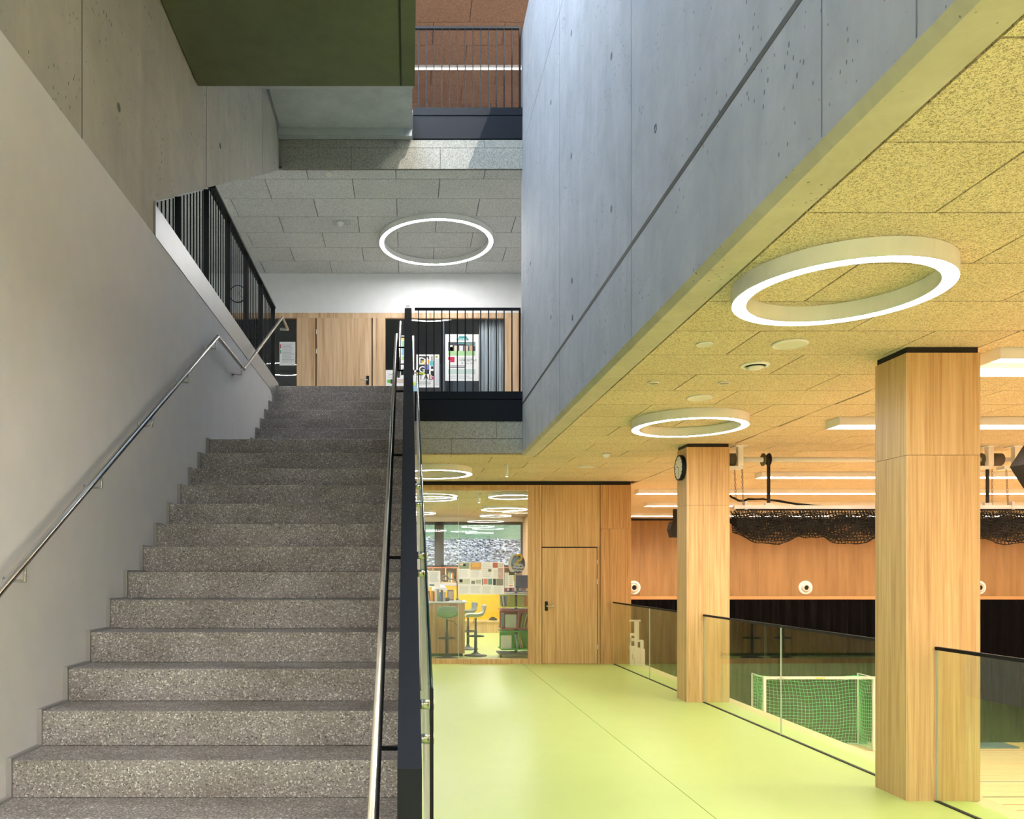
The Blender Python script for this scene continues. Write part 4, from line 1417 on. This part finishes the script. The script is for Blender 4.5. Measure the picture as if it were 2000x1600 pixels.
for j, (zz, sc_) in enumerate(((0.0, 1.0), (0.03, 1.04), (0.05, 0.8), (0.075, 0.55), (0.085, 0.2))):
    for i in range(14):
        a = 2 * math.pi * i / 14
        bv.append((0.115 * sc_ * math.cos(a) * (1 + 0.08 * math.sin(3 * a + j)), 0.07 * sc_ * math.sin(a), zz + 0.008 * math.sin(2 * a)))
for j in range(4):
    for i in range(14):
        bf.append([j * 14 + i, j * 14 + (i + 1) % 14, (j + 1) * 14 + (i + 1) % 14, (j + 1) * 14 + i])
bf.append(list(range(56, 70)))
add('bag_body', from_data('bag_body', bv, bf, M['dark'], True), world(bag), bag)
tube('bag_strap', [world(bag) + Vector((-0.08, -0.02, 0.05)), world(bag) + Vector((-0.02, -0.04, 0.095)), world(bag) + Vector((0.06, -0.03, 0.06))], 0.006, M['dark'], bag, 6)

# revolving book tower
YT = 15.5
bt = thing('book_tower', (XP(1012, YT), YT, 0), 'revolving book tower with green, red, lime and navy tiers behind the glass', 'bookcase')
bx0, bx1 = XP(979, YT), XP(1046, YT)
bxm = XP(1012, YT)
box('base_plate', XP(976, YT), bx1 + 0.02, YT, YT + 0.62, 0.055, 0.085, flat(104, 112, 120), bt)
for dx in (XP(979, YT), bx1):
    lathe('castor', [(0, -0.012), (0.028, -0.012), (0.03, 0), (0.028, 0.012), (0, 0.012)], M['dark'], (dx, YT + 0.06, 0.03), bt, 14, rot=(0, math.pi / 2, 0))
lathe('axle', [(0.03, 0.08), (0.03, 1.75), (0, 1.75)], flat(90, 96, 100), (bxm, YT + 0.31, 0), bt, 16)
tiers = [(1270, 1233, (60, 190, 70), 'green'), (1229, 1191, (176, 46, 66), 'red'), (1187, 1160, (214, 220, 20), 'lime'), (1157, 1124, (34, 60, 110), 'navy')]
TZ = {}
for pa, pb, c, nm in tiers:
    z0, z1 = ZP(pa, YT), ZP(pb, YT)
    TZ[nm] = (z0, z1)
    m_ = flat(*c, 0.4)
    xo = 0.0 if nm != 'navy' else 0.10
    lab = add('tier', None, (bxm, YT, z0), bt)
    box('tier_board', bx0 + xo, bx1, YT, YT + 0.6, z0, z0 + 0.018, m_, lab)
    box('tier_top', bx0 + xo, bx1, YT, YT + 0.6, z1 - 0.018, z1, m_ if nm != 'lime' else M['paper'], lab)
    if nm == 'navy':
        box('tier_front', bx0 + xo, bx1, YT + 0.01, YT + 0.03, z0 + 0.08, z1 - 0.018, m_, lab)
    else:
        box('tier_middle', bx0, bx1, YT + 0.29, YT + 0.31, z0 + 0.018, z1 - 0.018, m_, lab)
        box('tier_divider', bxm - 0.008 if nm != 'lime' else XP(992, YT), bxm + 0.008 if nm != 'lime' else XP(992, YT) + 0.012, YT + 0.004, YT + 0.29, z0 + 0.018, z1 - 0.018, flat(200, 70, 140) if nm == 'red' else m_, lab)


def bk(px, tier, w_, h, col, label, lean=0.0, d=0.16, yo=0.05):
    book(XP(px, YT), YT + yo, TZ[tier][0] + 0.022 + abs(math.sin(lean)) * w_ / 2, w_, d, h, col, label, 'books in the %s tier' % tier, lean)


bk(989, 'green', 0.21, 0.26, (222, 224, 214), 'wide white booklet face-out in the green tier of the book tower', 0.0, 0.02, 0.03)
bk(1011, 'green', 0.018, 0.27, (150, 176, 196), 'pale blue thin book leaning in the green tier', -0.12)
bk(1014.5, 'green', 0.02, 0.27, (60, 80, 110), 'navy thin book leaning in the green tier', -0.16)
bk(1018.5, 'green', 0.018, 0.26, (206, 206, 206), 'grey thin book leaning in the green tier', -0.2)
bk(1022, 'green', 0.02, 0.27, (226, 160, 40), 'orange thin book leaning in the green tier', -0.24)
bk(983, 'red', 0.05, 0.28, (84, 110, 150), 'blue thick book at the left of the red tier', 0.0)
bk(998, 'red', 0.22, 0.26, (196, 202, 196), 'large picture book facing out in the red tier of the book tower', 0.0, 0.02, 0.03)
for i, c in enumerate(((200, 110, 70), (120, 140, 170), (220, 190, 90), (160, 60, 60), (214, 214, 214))):
    bk(1017 + 3.4 * i, 'red', 0.022, 0.27 + 0.01 * (i % 2), c, '%s slanted book in the right half of the red tier' % ['rust', 'slate blue', 'straw yellow', 'brick red', 'pale grey'][i], 0.22)
for i, c in enumerate(((40, 42, 46), (220, 220, 214), (80, 96, 120), (150, 150, 140))):
    bk(982 + 2.9 * i, 'lime', 0.018, 0.2, c, '%s upright book at the left end of the lime tier' % ['black', 'white', 'slate', 'khaki'][i], -0.1)
bk(1029, 'lime', 0.03, 0.2, (226, 130, 60), 'orange book at the right end of the lime tier', 0.0)
for i in range(9):
    c = ((170, 50, 70), (220, 200, 210), (120, 40, 50), (190, 90, 140), (230, 226, 230), (60, 70, 90), (200, 150, 180), (110, 120, 160), (150, 70, 60))[i]
    bk(988 + 4.6 * i, 'navy', 0.038, 0.062, c, '%s small book spine below the navy panel' % ['crimson', 'blush', 'maroon', 'magenta', 'white', 'charcoal', 'pink', 'periwinkle', 'brown'][i], 0.0, 0.2, 0.005)

# round question-mark sign on top of the tower
sgx, sgy, sgz = XP(1012.5, YT), YT + 0.1, TZ['navy'][1]
sg = thing('round_sign', (sgx, sgy, sgz), 'round navy cardboard sign reading Wieso Weshalb Warum with a yellow question mark', 'sign')
cz = ZP(1101.5, YT)
box('sign_stand', sgx - 0.02, sgx + 0.035, sgy, sgy + 0.012, sgz, cz - 0.1, flat(210, 170, 90), sg)


def oval(name, cx, cy, cz_, rx_, rz_, d, mat):
    v, f, n = [], [], 40
    for y_ in (0, d):
        for i in range(n):
            a = 2 * math.pi * i / n
            v.append((rx_ * math.cos(a), y_, rz_ * math.sin(a)))
    f = [list(range(n)), list(range(n, 2 * n))] + [[i, (i + 1) % n, n + (i + 1) % n, n + i] for i in range(n)]
    return add(name, from_data(name, v, f, mat), (cx, cy, cz_), sg)


oval('sign_back', sgx - 0.045, sgy + 0.004, cz, 0.135, 0.195, 0.03, flat(226, 228, 224))
oval('sign_front', sgx + 0.01, sgy - 0.004, cz, 0.135, 0.185, 0.03, flat(36, 40, 66))
oval('sign_picture', sgx - 0.02, sgy - 0.006, cz + 0.04, 0.095, 0.10, 0.003, flat(96, 136, 160))
q0 = Vector((sgx + 0.02, sgy - 0.014, cz + 0.03))
tube('question_mark', [q0 + Vector(p) for p in ((-0.05, 0, 0.12), (-0.02, 0, 0.15), (0.03, 0, 0.145), (0.055, 0, 0.10), (0.045, 0, 0.05), (0.0, 0, 0.035), (-0.03, 0, 0.02))], 0.022, flat(240, 196, 40), sg, 8)
lathe('question_dot', [(0, 0.0), (0.03, 0.0), (0.03, 0.006), (0, 0.006)], flat(240, 196, 40), q0 + Vector((-0.035, 0.005, -0.02)), sg, 20, rot=RX)
for s_, dz in (('Wieso', -0.035), ('Weshalb', -0.09), ('Warum', -0.145)):
    text('lettering', s_, 0.066, flat(240, 242, 246), (sgx + 0.012, sgy - 0.0085, cz + dz), sg, 0.002, 'CENTER')

# clock in the side gallery, behind the bars
gc = thing('gallery_clock', (XP(465, YB1), YB1 - 0.03, ZP(575, YB1)), 'round white clock with black rim behind the bars of the left opening', 'clock')
lathe('case', [(0, 0), (0.15, 0), (0.165, 0.008), (0.165, 0.028), (0.15, 0.03), (0.15, 0.022), (0, 0.022)], M['blackbar'], world(gc) + Vector((0, 0.03, 0)), gc, 36, rot=RX)
lathe('dial', [(0, 0.0225), (0.149, 0.0225)], M['white'], world(gc) + Vector((0, 0.03, 0)), gc, 36, rot=RX)
for a, l in ((0.8, 0.08), (2.2, 0.12)):
    add('hand', boxmesh(0.008, 0.002, l, M['dark']), world(gc) + Vector((math.sin(a) * l / 2, 0.005, math.cos(a) * l / 2)), gc, (0, a, 0))

# ================================================================== GYM
gf = struct(box('floor_gym', 4.1, 22.3, -4.2, YG + 0.2, ZG - 0.1, ZG, M['gymfloor']))


def court_line(y0, y1, x0, x1, c):
    box('court_line', x0, x1, y0, y1, ZG, ZG + 0.002, flat(*c), gf)


def gy(py):
    return F * (EYE - ZG) / (py - VY)


for py, wd, c in ((1466, 0.06, (206, 110, 80)), (1527, 0.05, (120, 134, 160)), (1557, 0.05, (46, 46, 50)), (1572, 0.05, (206, 120, 84)), (1583, 0.05, (206, 120, 84)), (1594, 0.05, (206, 120, 84))):
    court_line(gy(py) - wd / 2, gy(py) + wd / 2, 4.2, 22.0, c)
court_line(14.0, 23.0, 9.0, 9.05, (46, 46, 50))
# end wall: perforated wood panels above, black curtain below
we = sempty('wall_gym_end', (9, YG, 0))
zc0 = ZP(1171, YG)
box('backing', 4.0, 22.3, YG + 0.03, YG + 0.3, ZG - 0.1, 3.6, M['dark'], we)
x = XP(1250, YG) - 2 * 1.22
while x < 22:
    box('perforated_panel', max(4.05, x) + 0.002, x + 1.218, YG, YG + 0.03, zc0 + 0.1, ZP(1017, YG), M['slatwall'], we)
    x += 1.22
box('edge_batten', 4.05, 22.2, YG - 0.01, YG + 0.03, zc0, zc0 + 0.095, flat(214, 150, 92), we)
cv, cf_ = [], []
nx = 700
for i in range(nx + 1):
    x = 4.25 + 17.8 * i / nx
    yy = 0.05 * math.sin(x * 14 + 1.3 * math.sin(x * 2.1)) + 0.03 * math.sin(x * 33)
    for z in (ZG + 0.02, zc0 - 0.01):
        cv.append((x - 4.25, yy, z - ZG))
for i in range(nx):
    cf_.append([2 * i, 2 * i + 2, 2 * i + 3, 2 * i + 1])
gcu = tag(add('stage_curtain', from_data('stage_curtain', cv, cf_, M['curtain'], True), (4.25, YG - 0.14, ZG)), 'black pleated curtain across the whole gym end wall', 'curtain')
for i, (px0, px1, c, lb) in enumerate(((1560, 1700, (86, 110, 130), 'flat blue-grey mat lying behind the goal'), (1850, 1968, (86, 110, 130), 'flat blue-grey mat lying at the curtain right of the nearest column'), (1968, 2080, (206, 180, 120), 'flat ochre mat lying beside the blue-grey one'))):
    mt = thing('gym_mat', (XP((px0 + px1) / 2, 24.2), 24.2, ZG), lb, 'mat')
    box('mat_body', XP(px0, 24.2), XP(px1, 24.2) - 0.02, *((24.30, 24.372) if i == 0 else (23.7, 24.35)), ZG, ZG + 0.05, flat(*c), mt, 0.01)
    box('mat_band', XP(px0, 24.2) + 0.1, XP(px0, 24.2) + 0.14, (24.297 if i == 0 else 23.697), (24.30 if i == 0 else 23.7), ZG + 0.01, ZG + 0.04, flat(60, 70, 84), mt)

# round jet nozzles on the end wall
for px, lb in ((1237.5, 'round white air nozzle with black centre beside the oak wall end'), (1573, 'round white air nozzle with black centre between the two columns'), (1912, 'round white air nozzle peeping out right of the nearest column')):
    t = thing('air_nozzle', (XP(px, YG), YG, ZP(1148, YG)), lb, 'air nozzle', 'air nozzles on the gym wall')
    lathe('flange', [(0.10, 0.0), (0.215, 0.0), (0.215, 0.012), (0.19, 0.03), (0.15, 0.035), (0.145, 0.02), (0.10, 0.02)], M['white'], world(t), t, 36, rot=RX)
    lathe('jet_cone', [(0.145, 0.02), (0.13, 0.07), (0.085, 0.10), (0.075, 0.09), (0.075, 0.02)], flat(214, 206, 196), world(t), t, 36, rot=RX)
    lathe('jet_opening', [(0, 0.05), (0.078, 0.05)], M['dark'], world(t), t, 24, rot=RX)

# linear lamps across the gym ceiling; the front two are unseen, added for light
for i, (Y, x0, lb) in enumerate(((6.12, 4.35, 'broad white lamp box beside the top of the nearest column'), (8.62, 4.6, 'white lamp strip behind the nearest column'), (13.25, XP(1481, 13.25), 'white lamp strip with its end showing beside the hoist strap'), (16.0, 4.6, 'white lamp strip in the middle of the gym ceiling'), (19.0, XP(1260, 19.0), 'white lamp strip starting between oak wall and clock column'), (22.5, 4.3, 'white lamp strip closest to the gym end wall'), (3.3, 4.6, 'added unseen lamp strip above the gym, second from the front'), (0.3, 4.6, 'added unseen lamp strip above the gym, at the front'))):
    t = thing('gym_lamp', (10, Y, C0), lb, 'ceiling lamp', 'linear gym lamps')
    hw_ = 0.27 if i == 0 else 0.13
    box('housing', x0, 21.8, Y - hw_, Y + hw_, C0 - 0.018, C0 - 0.001, M['white'], t)
    for sy in (-1, 1):
        box('side_skirt', x0, 21.8, Y + sy * hw_ - 0.006, Y + sy * hw_ + 0.006, C0 - 0.085, C0 - 0.018, M['white'], t)
    for xe_ in (x0, 21.79):
        box('end_cap', xe_, xe_ + 0.01, Y - hw_ + 0.006, Y + hw_ - 0.006, C0 - 0.085, C0 - 0.018, M['white'], t)
    box('diffuser', x0 + 0.03, 21.77, Y - 0.07, Y + 0.07, C0 - 0.024, C0 - 0.018, M['gymlamp'], t)

# loudspeakers
ls = thing('loudspeaker', (XP(1316, 21.0), 21.0, ZP(1050, 21.0)), 'black loudspeaker hanging by the ceiling left of the clock column', 'loudspeaker')
a0, a1 = XP(1306, 21.0), XP(1332, 21.0)
zl0, zl1 = ZP(1050, 21.0), ZP(1019, 21.0)
prism_y('cabinet', [(a0, zl0 + 0.22), (a0 + 0.06, zl1), (a1, zl1), (a1, zl0), (a0 + 0.06, zl0)], 20.85, 21.15, M['dark'], ls)
box('mount', (a0 + a1) / 2 - 0.05, (a0 + a1) / 2 + 0.05, 20.95, 21.05, zl1, C0, M['dark'], ls)
ls2 = thing('loudspeaker', (XP(2010, 9.0), 9.0, ZP(905, 9.0)), 'black loudspeaker corner jutting in at the right edge of the photo', 'loudspeaker')
q = [(XP(1985, 9.0), ZP(910, 9.0)), (XP(2012, 9.0), ZP(868, 9.0)), (XP(2050, 9.0), ZP(868, 9.0)), (XP(2050, 9.0), ZP(952, 9.0)), (XP(2012, 9.0), ZP(952, 9.0))]
prism_y('cabinet', q, 8.8, 9.1, M['dark'], ls2)
box('mount', XP(2025, 9.0), XP(2040, 9.0), 8.9, 9.0, ZP(868, 9.0), C0, M['dark'], ls2)

# ---------------------------------------------------------------- hoisted divider net
YN = 10.55
hs = thing('net_hoist', (XP(1500, YN), YN, C0), 'white ceiling winch shaft with pulleys, black straps and chains for the divider net', 'hoist')
zsh = ZP(898, YN)
v_ = []
tube('shaft', [(XP(1432, YN), YN, zsh), (XP(2060, YN), YN, zsh)], 0.032, M['white'], hs, 14)
for px in (1439, 1922, 1973):
    xx = XP(px, YN)
    box('hanger', xx - 0.035, xx + 0.035, YN - 0.13, YN - 0.06, ZP(912, YN), C0, M['white'], hs)
    box('hanger_plate', xx - 0.085, xx + 0.085, YN - 0.17, YN + 0.0, C0 - 0.012, C0 - 0.0005, M['white'], hs)
    box('hanger_foot', xx - 0.15, xx + 0.04, YN - 0.10, YN + 0.05, ZP(918, YN), ZP(912, YN), M['white'], hs)
for px in (1427, 1947):
    lathe('motor', [(0, -0.07), (0.05, -0.07), (0.085, -0.05), (0.085, 0.05), (0.05, 0.07), (0, 0.07)], flat(92, 84, 74), (XP(px, YN), YN, zsh), hs, 20, rot=(0, math.pi / 2, 0))
for px in (1497, 1922):
    xx = XP(px, YN)
    for dx in (-0.045, 0.03):
        lathe('pulley_disc', [(0, -0.006), (0.085, -0.006), (0.085, 0.006), (0, 0.006)], flat(96, 92, 76) if dx < 0 else M['dark'], (xx + dx, YN, zsh), hs, 28, rot=(0, math.pi / 2, 0))
    lathe('strap_roll', [(0, -0.03), (0.06, -0.03), (0.06, 0.03), (0, 0.03)], M['dark'], (xx, YN, zsh), hs, 24, rot=(0, math.pi / 2, 0))
    box('strap', xx - 0.022, xx + 0.022, YN - 0.065, YN - 0.058, ZP(985, YN), zsh, M['dark'], hs)
    box('strap_clamp', xx - 0.05, xx + 0.05, YN - 0.08, YN - 0.04, ZP(985, YN) - 0.02, ZP(985, YN) + 0.01, M['alu'], hs)


def chain(px0, py0, px1, py1):
    a, b = P(px0, py0, YN - 0.06), P(px1, py1, YN - 0.06)
    n_ = int((b - a).length / 0.034)
    v, f = [], []
    d = (a - b).normalized()
    for k in range(n_):
        c = b + (a - b) * ((k + 0.5) / n_) - a
        s = Vector((1, 0, 0)) if k % 2 == 0 else Vector((0, 1, 0))
        loop = [c + s * (0.011 * math.cos(t)) + d * (0.021 * math.sin(t)) for t in [i * math.pi / 5 for i in range(11)]]
        tube_geo(loop, 0.0035, 5, v, f, cap=False)
    return add('chain', from_data('chain', v, f, flat(150, 130, 116, 0.4), False), a, hs)


for c in ((1435, 918, 1437, 972), (1449.5, 914, 1451.5, 985), (1938, 916, 1938, 990), (1965, 912, 1969, 990)):
    chain(*c)
rl = thing('net_rail', (XP(1700, YN), YN, ZP(993, YN)), 'aluminium rail carrying the gathered divider net', 'rail')
zr1, zr0 = ZP(988, YN), ZP(995, YN)
box('rail_profile', XP(1429, YN), XP(2070, YN), YN - 0.09, YN - 0.04, zr0, zr1, M['alu'], rl)
box('rail_seal', XP(1434, YN), XP(2070, YN), YN - 0.085, YN - 0.045, zr0 - 0.022, zr0, M['dark'], rl)
box('rail_clip', XP(1449, YN), XP(1454, YN), YN - 0.10, YN - 0.035, zr0 - 0.01, zr1 + 0.05, M['alu'], rl)
box('rail_clip', XP(1966, YN), XP(1971, YN), YN - 0.10, YN - 0.035, zr0 - 0.01, zr1 + 0.05, M['alu'], rl)
# net: several folded layers of square mesh
nt = thing('divider_net', (XP(1700, YN), YN, ZP(1000, YN)), 'black knotted divider net gathered in swags under its rail', 'net')
X0, X1 = XP(1427, YN), XP(2060, YN)
ztopn = zr0 - 0.02
strands = []
rn = random.Random(11)


def sag(x, base, amp, ph):
    per = 1.06
    u = ((x - X0 + ph) % per) / per
    return base + amp * (4 * u * (1 - u)) ** 0.8


layers = [(0.22, 0.24, 0.07, 0.0, 0.00), (0.18, 0.20, -0.02, 0.35, 0.03), (0.26, 0.16, -0.08, 0.05, -0.03), (0.14, 0.22, 0.03, 0.6, 0.05)]
for (base, amp, yo, ph, jit) in layers:
    du = 0.043
    nu = int((X1 - X0) / du)
    nv = 17
    grid = []
    for i in range(nu + 1):
        x = X0 + du * i
        end = min(1.0, (x - X0) / 0.25 + 0.35)
        dep = sag(x, base, amp, ph) * (0.75 + 0.25 * end)
        row = []
        for j in range(nv + 1):
            q = j / nv
            # front layer falls, then folds back up on itself
            if q < 0.62:
                z = ztopn - dep * (q / 0.62) ** 0.85
                yy = yo - 0.10 * math.sin(q / 0.62 * math.pi)
            else:
                z = ztopn - dep + (dep * 0.62) * ((q - 0.62) / 0.38)
                yy = yo + 0.10 * math.sin((q - 0.62) / 0.38 * math.pi * 0.6)
            xx = x + 0.014 * math.sin(q * 9 + x * 5 + ph * 7) + 0.05 * (q - 0.3) * math.sin(x * 3.1 + ph)
            row.append(Vector((xx + rn.uniform(-0.004, 0.004), YN - 0.065 + yy, z + rn.uniform(-0.006, 0.006) + 0.012 * math.sin(x * 17 + q * 4))))
        grid.append(row)
    for i in range(nu + 1):
        strands.append(grid[i])
    for j in range(1, nv + 1):
        strands.append([grid[i][j] for i in range(nu + 1)])
o = tubes('net_mesh', strands, 0.0042, M['netblack'], nt, 4, world(nt))
o['kind'] = 'stuff'
# rolled upper edge of the net behind the rail
edge_pts = [P(px, py, YN + 0.02) for px, py in ((1424, 968), (1432, 973), (1442, 978), (1452, 978), (1462, 975), (1490, 975), (1520, 979), (1560, 985), (1600, 988), (1640, 990))]
o = tubes('net_edge_roll', [[p + Vector((rn.uniform(-.01, .01), rn.uniform(-.02, .02), rn.uniform(-.012, .012))) for p in edge_pts] for _ in range(9)], 0.006, M['netblack'], nt, 5, world(nt))
o['kind'] = 'stuff'

# ---------------------------------------------------------------- handball goal
YH = 23.4
gw0, gw1 = XP(1491.5, YH), XP(1711, YH)
ztg = ZP(1322, YH)
gl = thing('handball_goal', ((gw0 + gw1) / 2, YH, ZG), 'white handball goal with a green net on the gym floor', 'goal')
YK = YH + 0.88
pb = 0.08
for x in (gw0, gw1 - pb):
    box('post', x, x + pb, YH, YH + pb, ZG, ztg, M['white'], gl, 0.006)
box('crossbar', gw0, gw1, YH - 0.001, YH + pb, ztg - pb, ztg + 0.001, M['white'], gl, 0.006)
box('crossbar_mark', XP(1593, YH), XP(1611, YH), YH - 0.003, YH - 0.0005, ztg - 0.06, ztg - 0.025, flat(236, 204, 40), gl)
for px in (1517, 1680):
    box('crossbar_print', XP(px, YH), XP(px, YH) + 0.22, YH - 0.003, YH - 0.0005, ztg - 0.055, ztg - 0.04, flat(160, 160, 164), gl)
for x in (gw0 + 0.04, gw1 - 0.04):
    tube('stay', [(x, YK, ZG + 0.02), (x, YK, ztg + 0.0)], 0.022, M['white'], gl, 8)
    tube('stay_arm', [(x, YK, ztg - 0.01), (x, YH + 0.06, ztg - 0.03)], 0.018, M['white'], gl, 8)
    tube('ground_bar', [(x, YK, ZG + 0.02), (x, YH + 0.06, ZG + 0.02)], 0.02, M['white'], gl, 8)
tube('ground_bar', [(gw0 + 0.04, YK, ZG + 0.02), (gw1 - 0.04, YK, ZG + 0.02)], 0.02, M['white'], gl, 8)
ns = []
W_ = gw1 - gw0 - 0.1
nu, nv = 29, 20


def gback(u, v):
    sagz = -0.10 * math.sin(u * math.pi) * (1 - v)
    return Vector((gw0 + 0.05 + W_ * u + 0.01 * math.sin(v * 7 + u * 3), YK - 0.08 - 0.32 * math.sin(v * math.pi) * math.sin(u * math.pi), ztg - 0.06 + sagz - (ztg - ZG - 0.1) * v + 0.012 * math.sin(u * 23)))


for i in range(nu + 1):
    ns.append([gback(i / nu, j / nv) for j in range(nv + 1)])
for j in range(nv + 1):
    ns.append([gback(i / nu, j / nv) for i in range(nu + 1)])
nd = 10
for side in (0, 1):
    def gs(u, v, s=side):
        x = (gw0 + 0.05) if s == 0 else (gw1 - 0.05)
        return Vector((x + (0.10 if s == 0 else -0.10) * math.sin(v * math.pi) * math.sin(u * math.pi), YH + 0.06 + (YK - 0.14 - YH) * u, ztg - 0.06 - 0.04 * math.sin(u * math.pi) - (ztg - ZG - 0.1) * v))
    for i in range(nd + 1):
        ns.append([gs(i / nd, j / nv) for j in range(nv + 1)])
    for j in range(nv + 1):
        ns.append([gs(i / nd, j / nv) for i in range(nd + 1)])
for j in range(1, nd):
    q = j / nd
    ns.append([Vector((gw0 + 0.05 + W_ * i / nu, YH + 0.06 + (YK - 0.14 - YH) * q, ztg - 0.06 - 0.10 * math.sin(i / nu * math.pi) * q)) for i in range(nu + 1)])
for i in range(nu + 1):
    ns.append([Vector((gw0 + 0.05 + W_ * i / nu, YH + 0.06 + (YK - 0.14 - YH) * q, ztg - 0.06 - 0.10 * math.sin(i / nu * math.pi) * q)) for q in (0, 0.25, 0.5, 0.75, 1)])
o = tubes('goal_net', ns, 0.0055, M['netgreen'], gl, 4, world(gl))
o['kind'] = 'stuff'

# ---------------------------------------------------------------- white stepped apparatus behind the farthest glass
YA = 14.15
wa = thing('white_rack', (XP(1250, YA), YA, -0.004), 'white stepped rack with cut-outs behind the farthest glass balustrade', 'rack')


def wpan(pa, pb_, ya_, yb_, dy, name='rack_panel', th=0.03, mat=None):
    box(name, XP(pa, YA), XP(pb_, YA), YA + dy, YA + dy + th, ZP(yb_, YA), ZP(ya_, YA), mat or M['white'], wa)


zfl = 1300.5
wpan(1230.5, 1241, 1262, zfl, 0.0)
wpan(1230.5, 1241, 1247, 1253, 0.0)
wpan(1230.5, 1233, 1237, 1262, 0.0)
wpan(1233, 1241, 1237, 1242, 0.0)
wpan(1240, 1246.5, 1212, zfl, 0.03, 'rack_post')
wpan(1230.5, 1252, 1211, 1214.5, 0.03, 'rack_top')
wpan(1248.5, 1250, 1214.5, 1251, 0.06, 'rack_rod')
wpan(1246.5, 1252.5, 1266, zfl, 0.06)
wpan(1253, 1259, 1252, zfl, 0.06)
wpan(1247, 1259, 1251, 1255, 0.09, 'rack_shelf')
wpan(1259, 1262.5, 1269, zfl, 0.09)
wpan(1235, 1236, 1278, 1288, -0.002, 'rack_print', 0.002, flat(110, 110, 116))
wpan(1238, 1238.8, 1284, 1297, -0.002, 'rack_print', 0.002, flat(120, 120, 126))
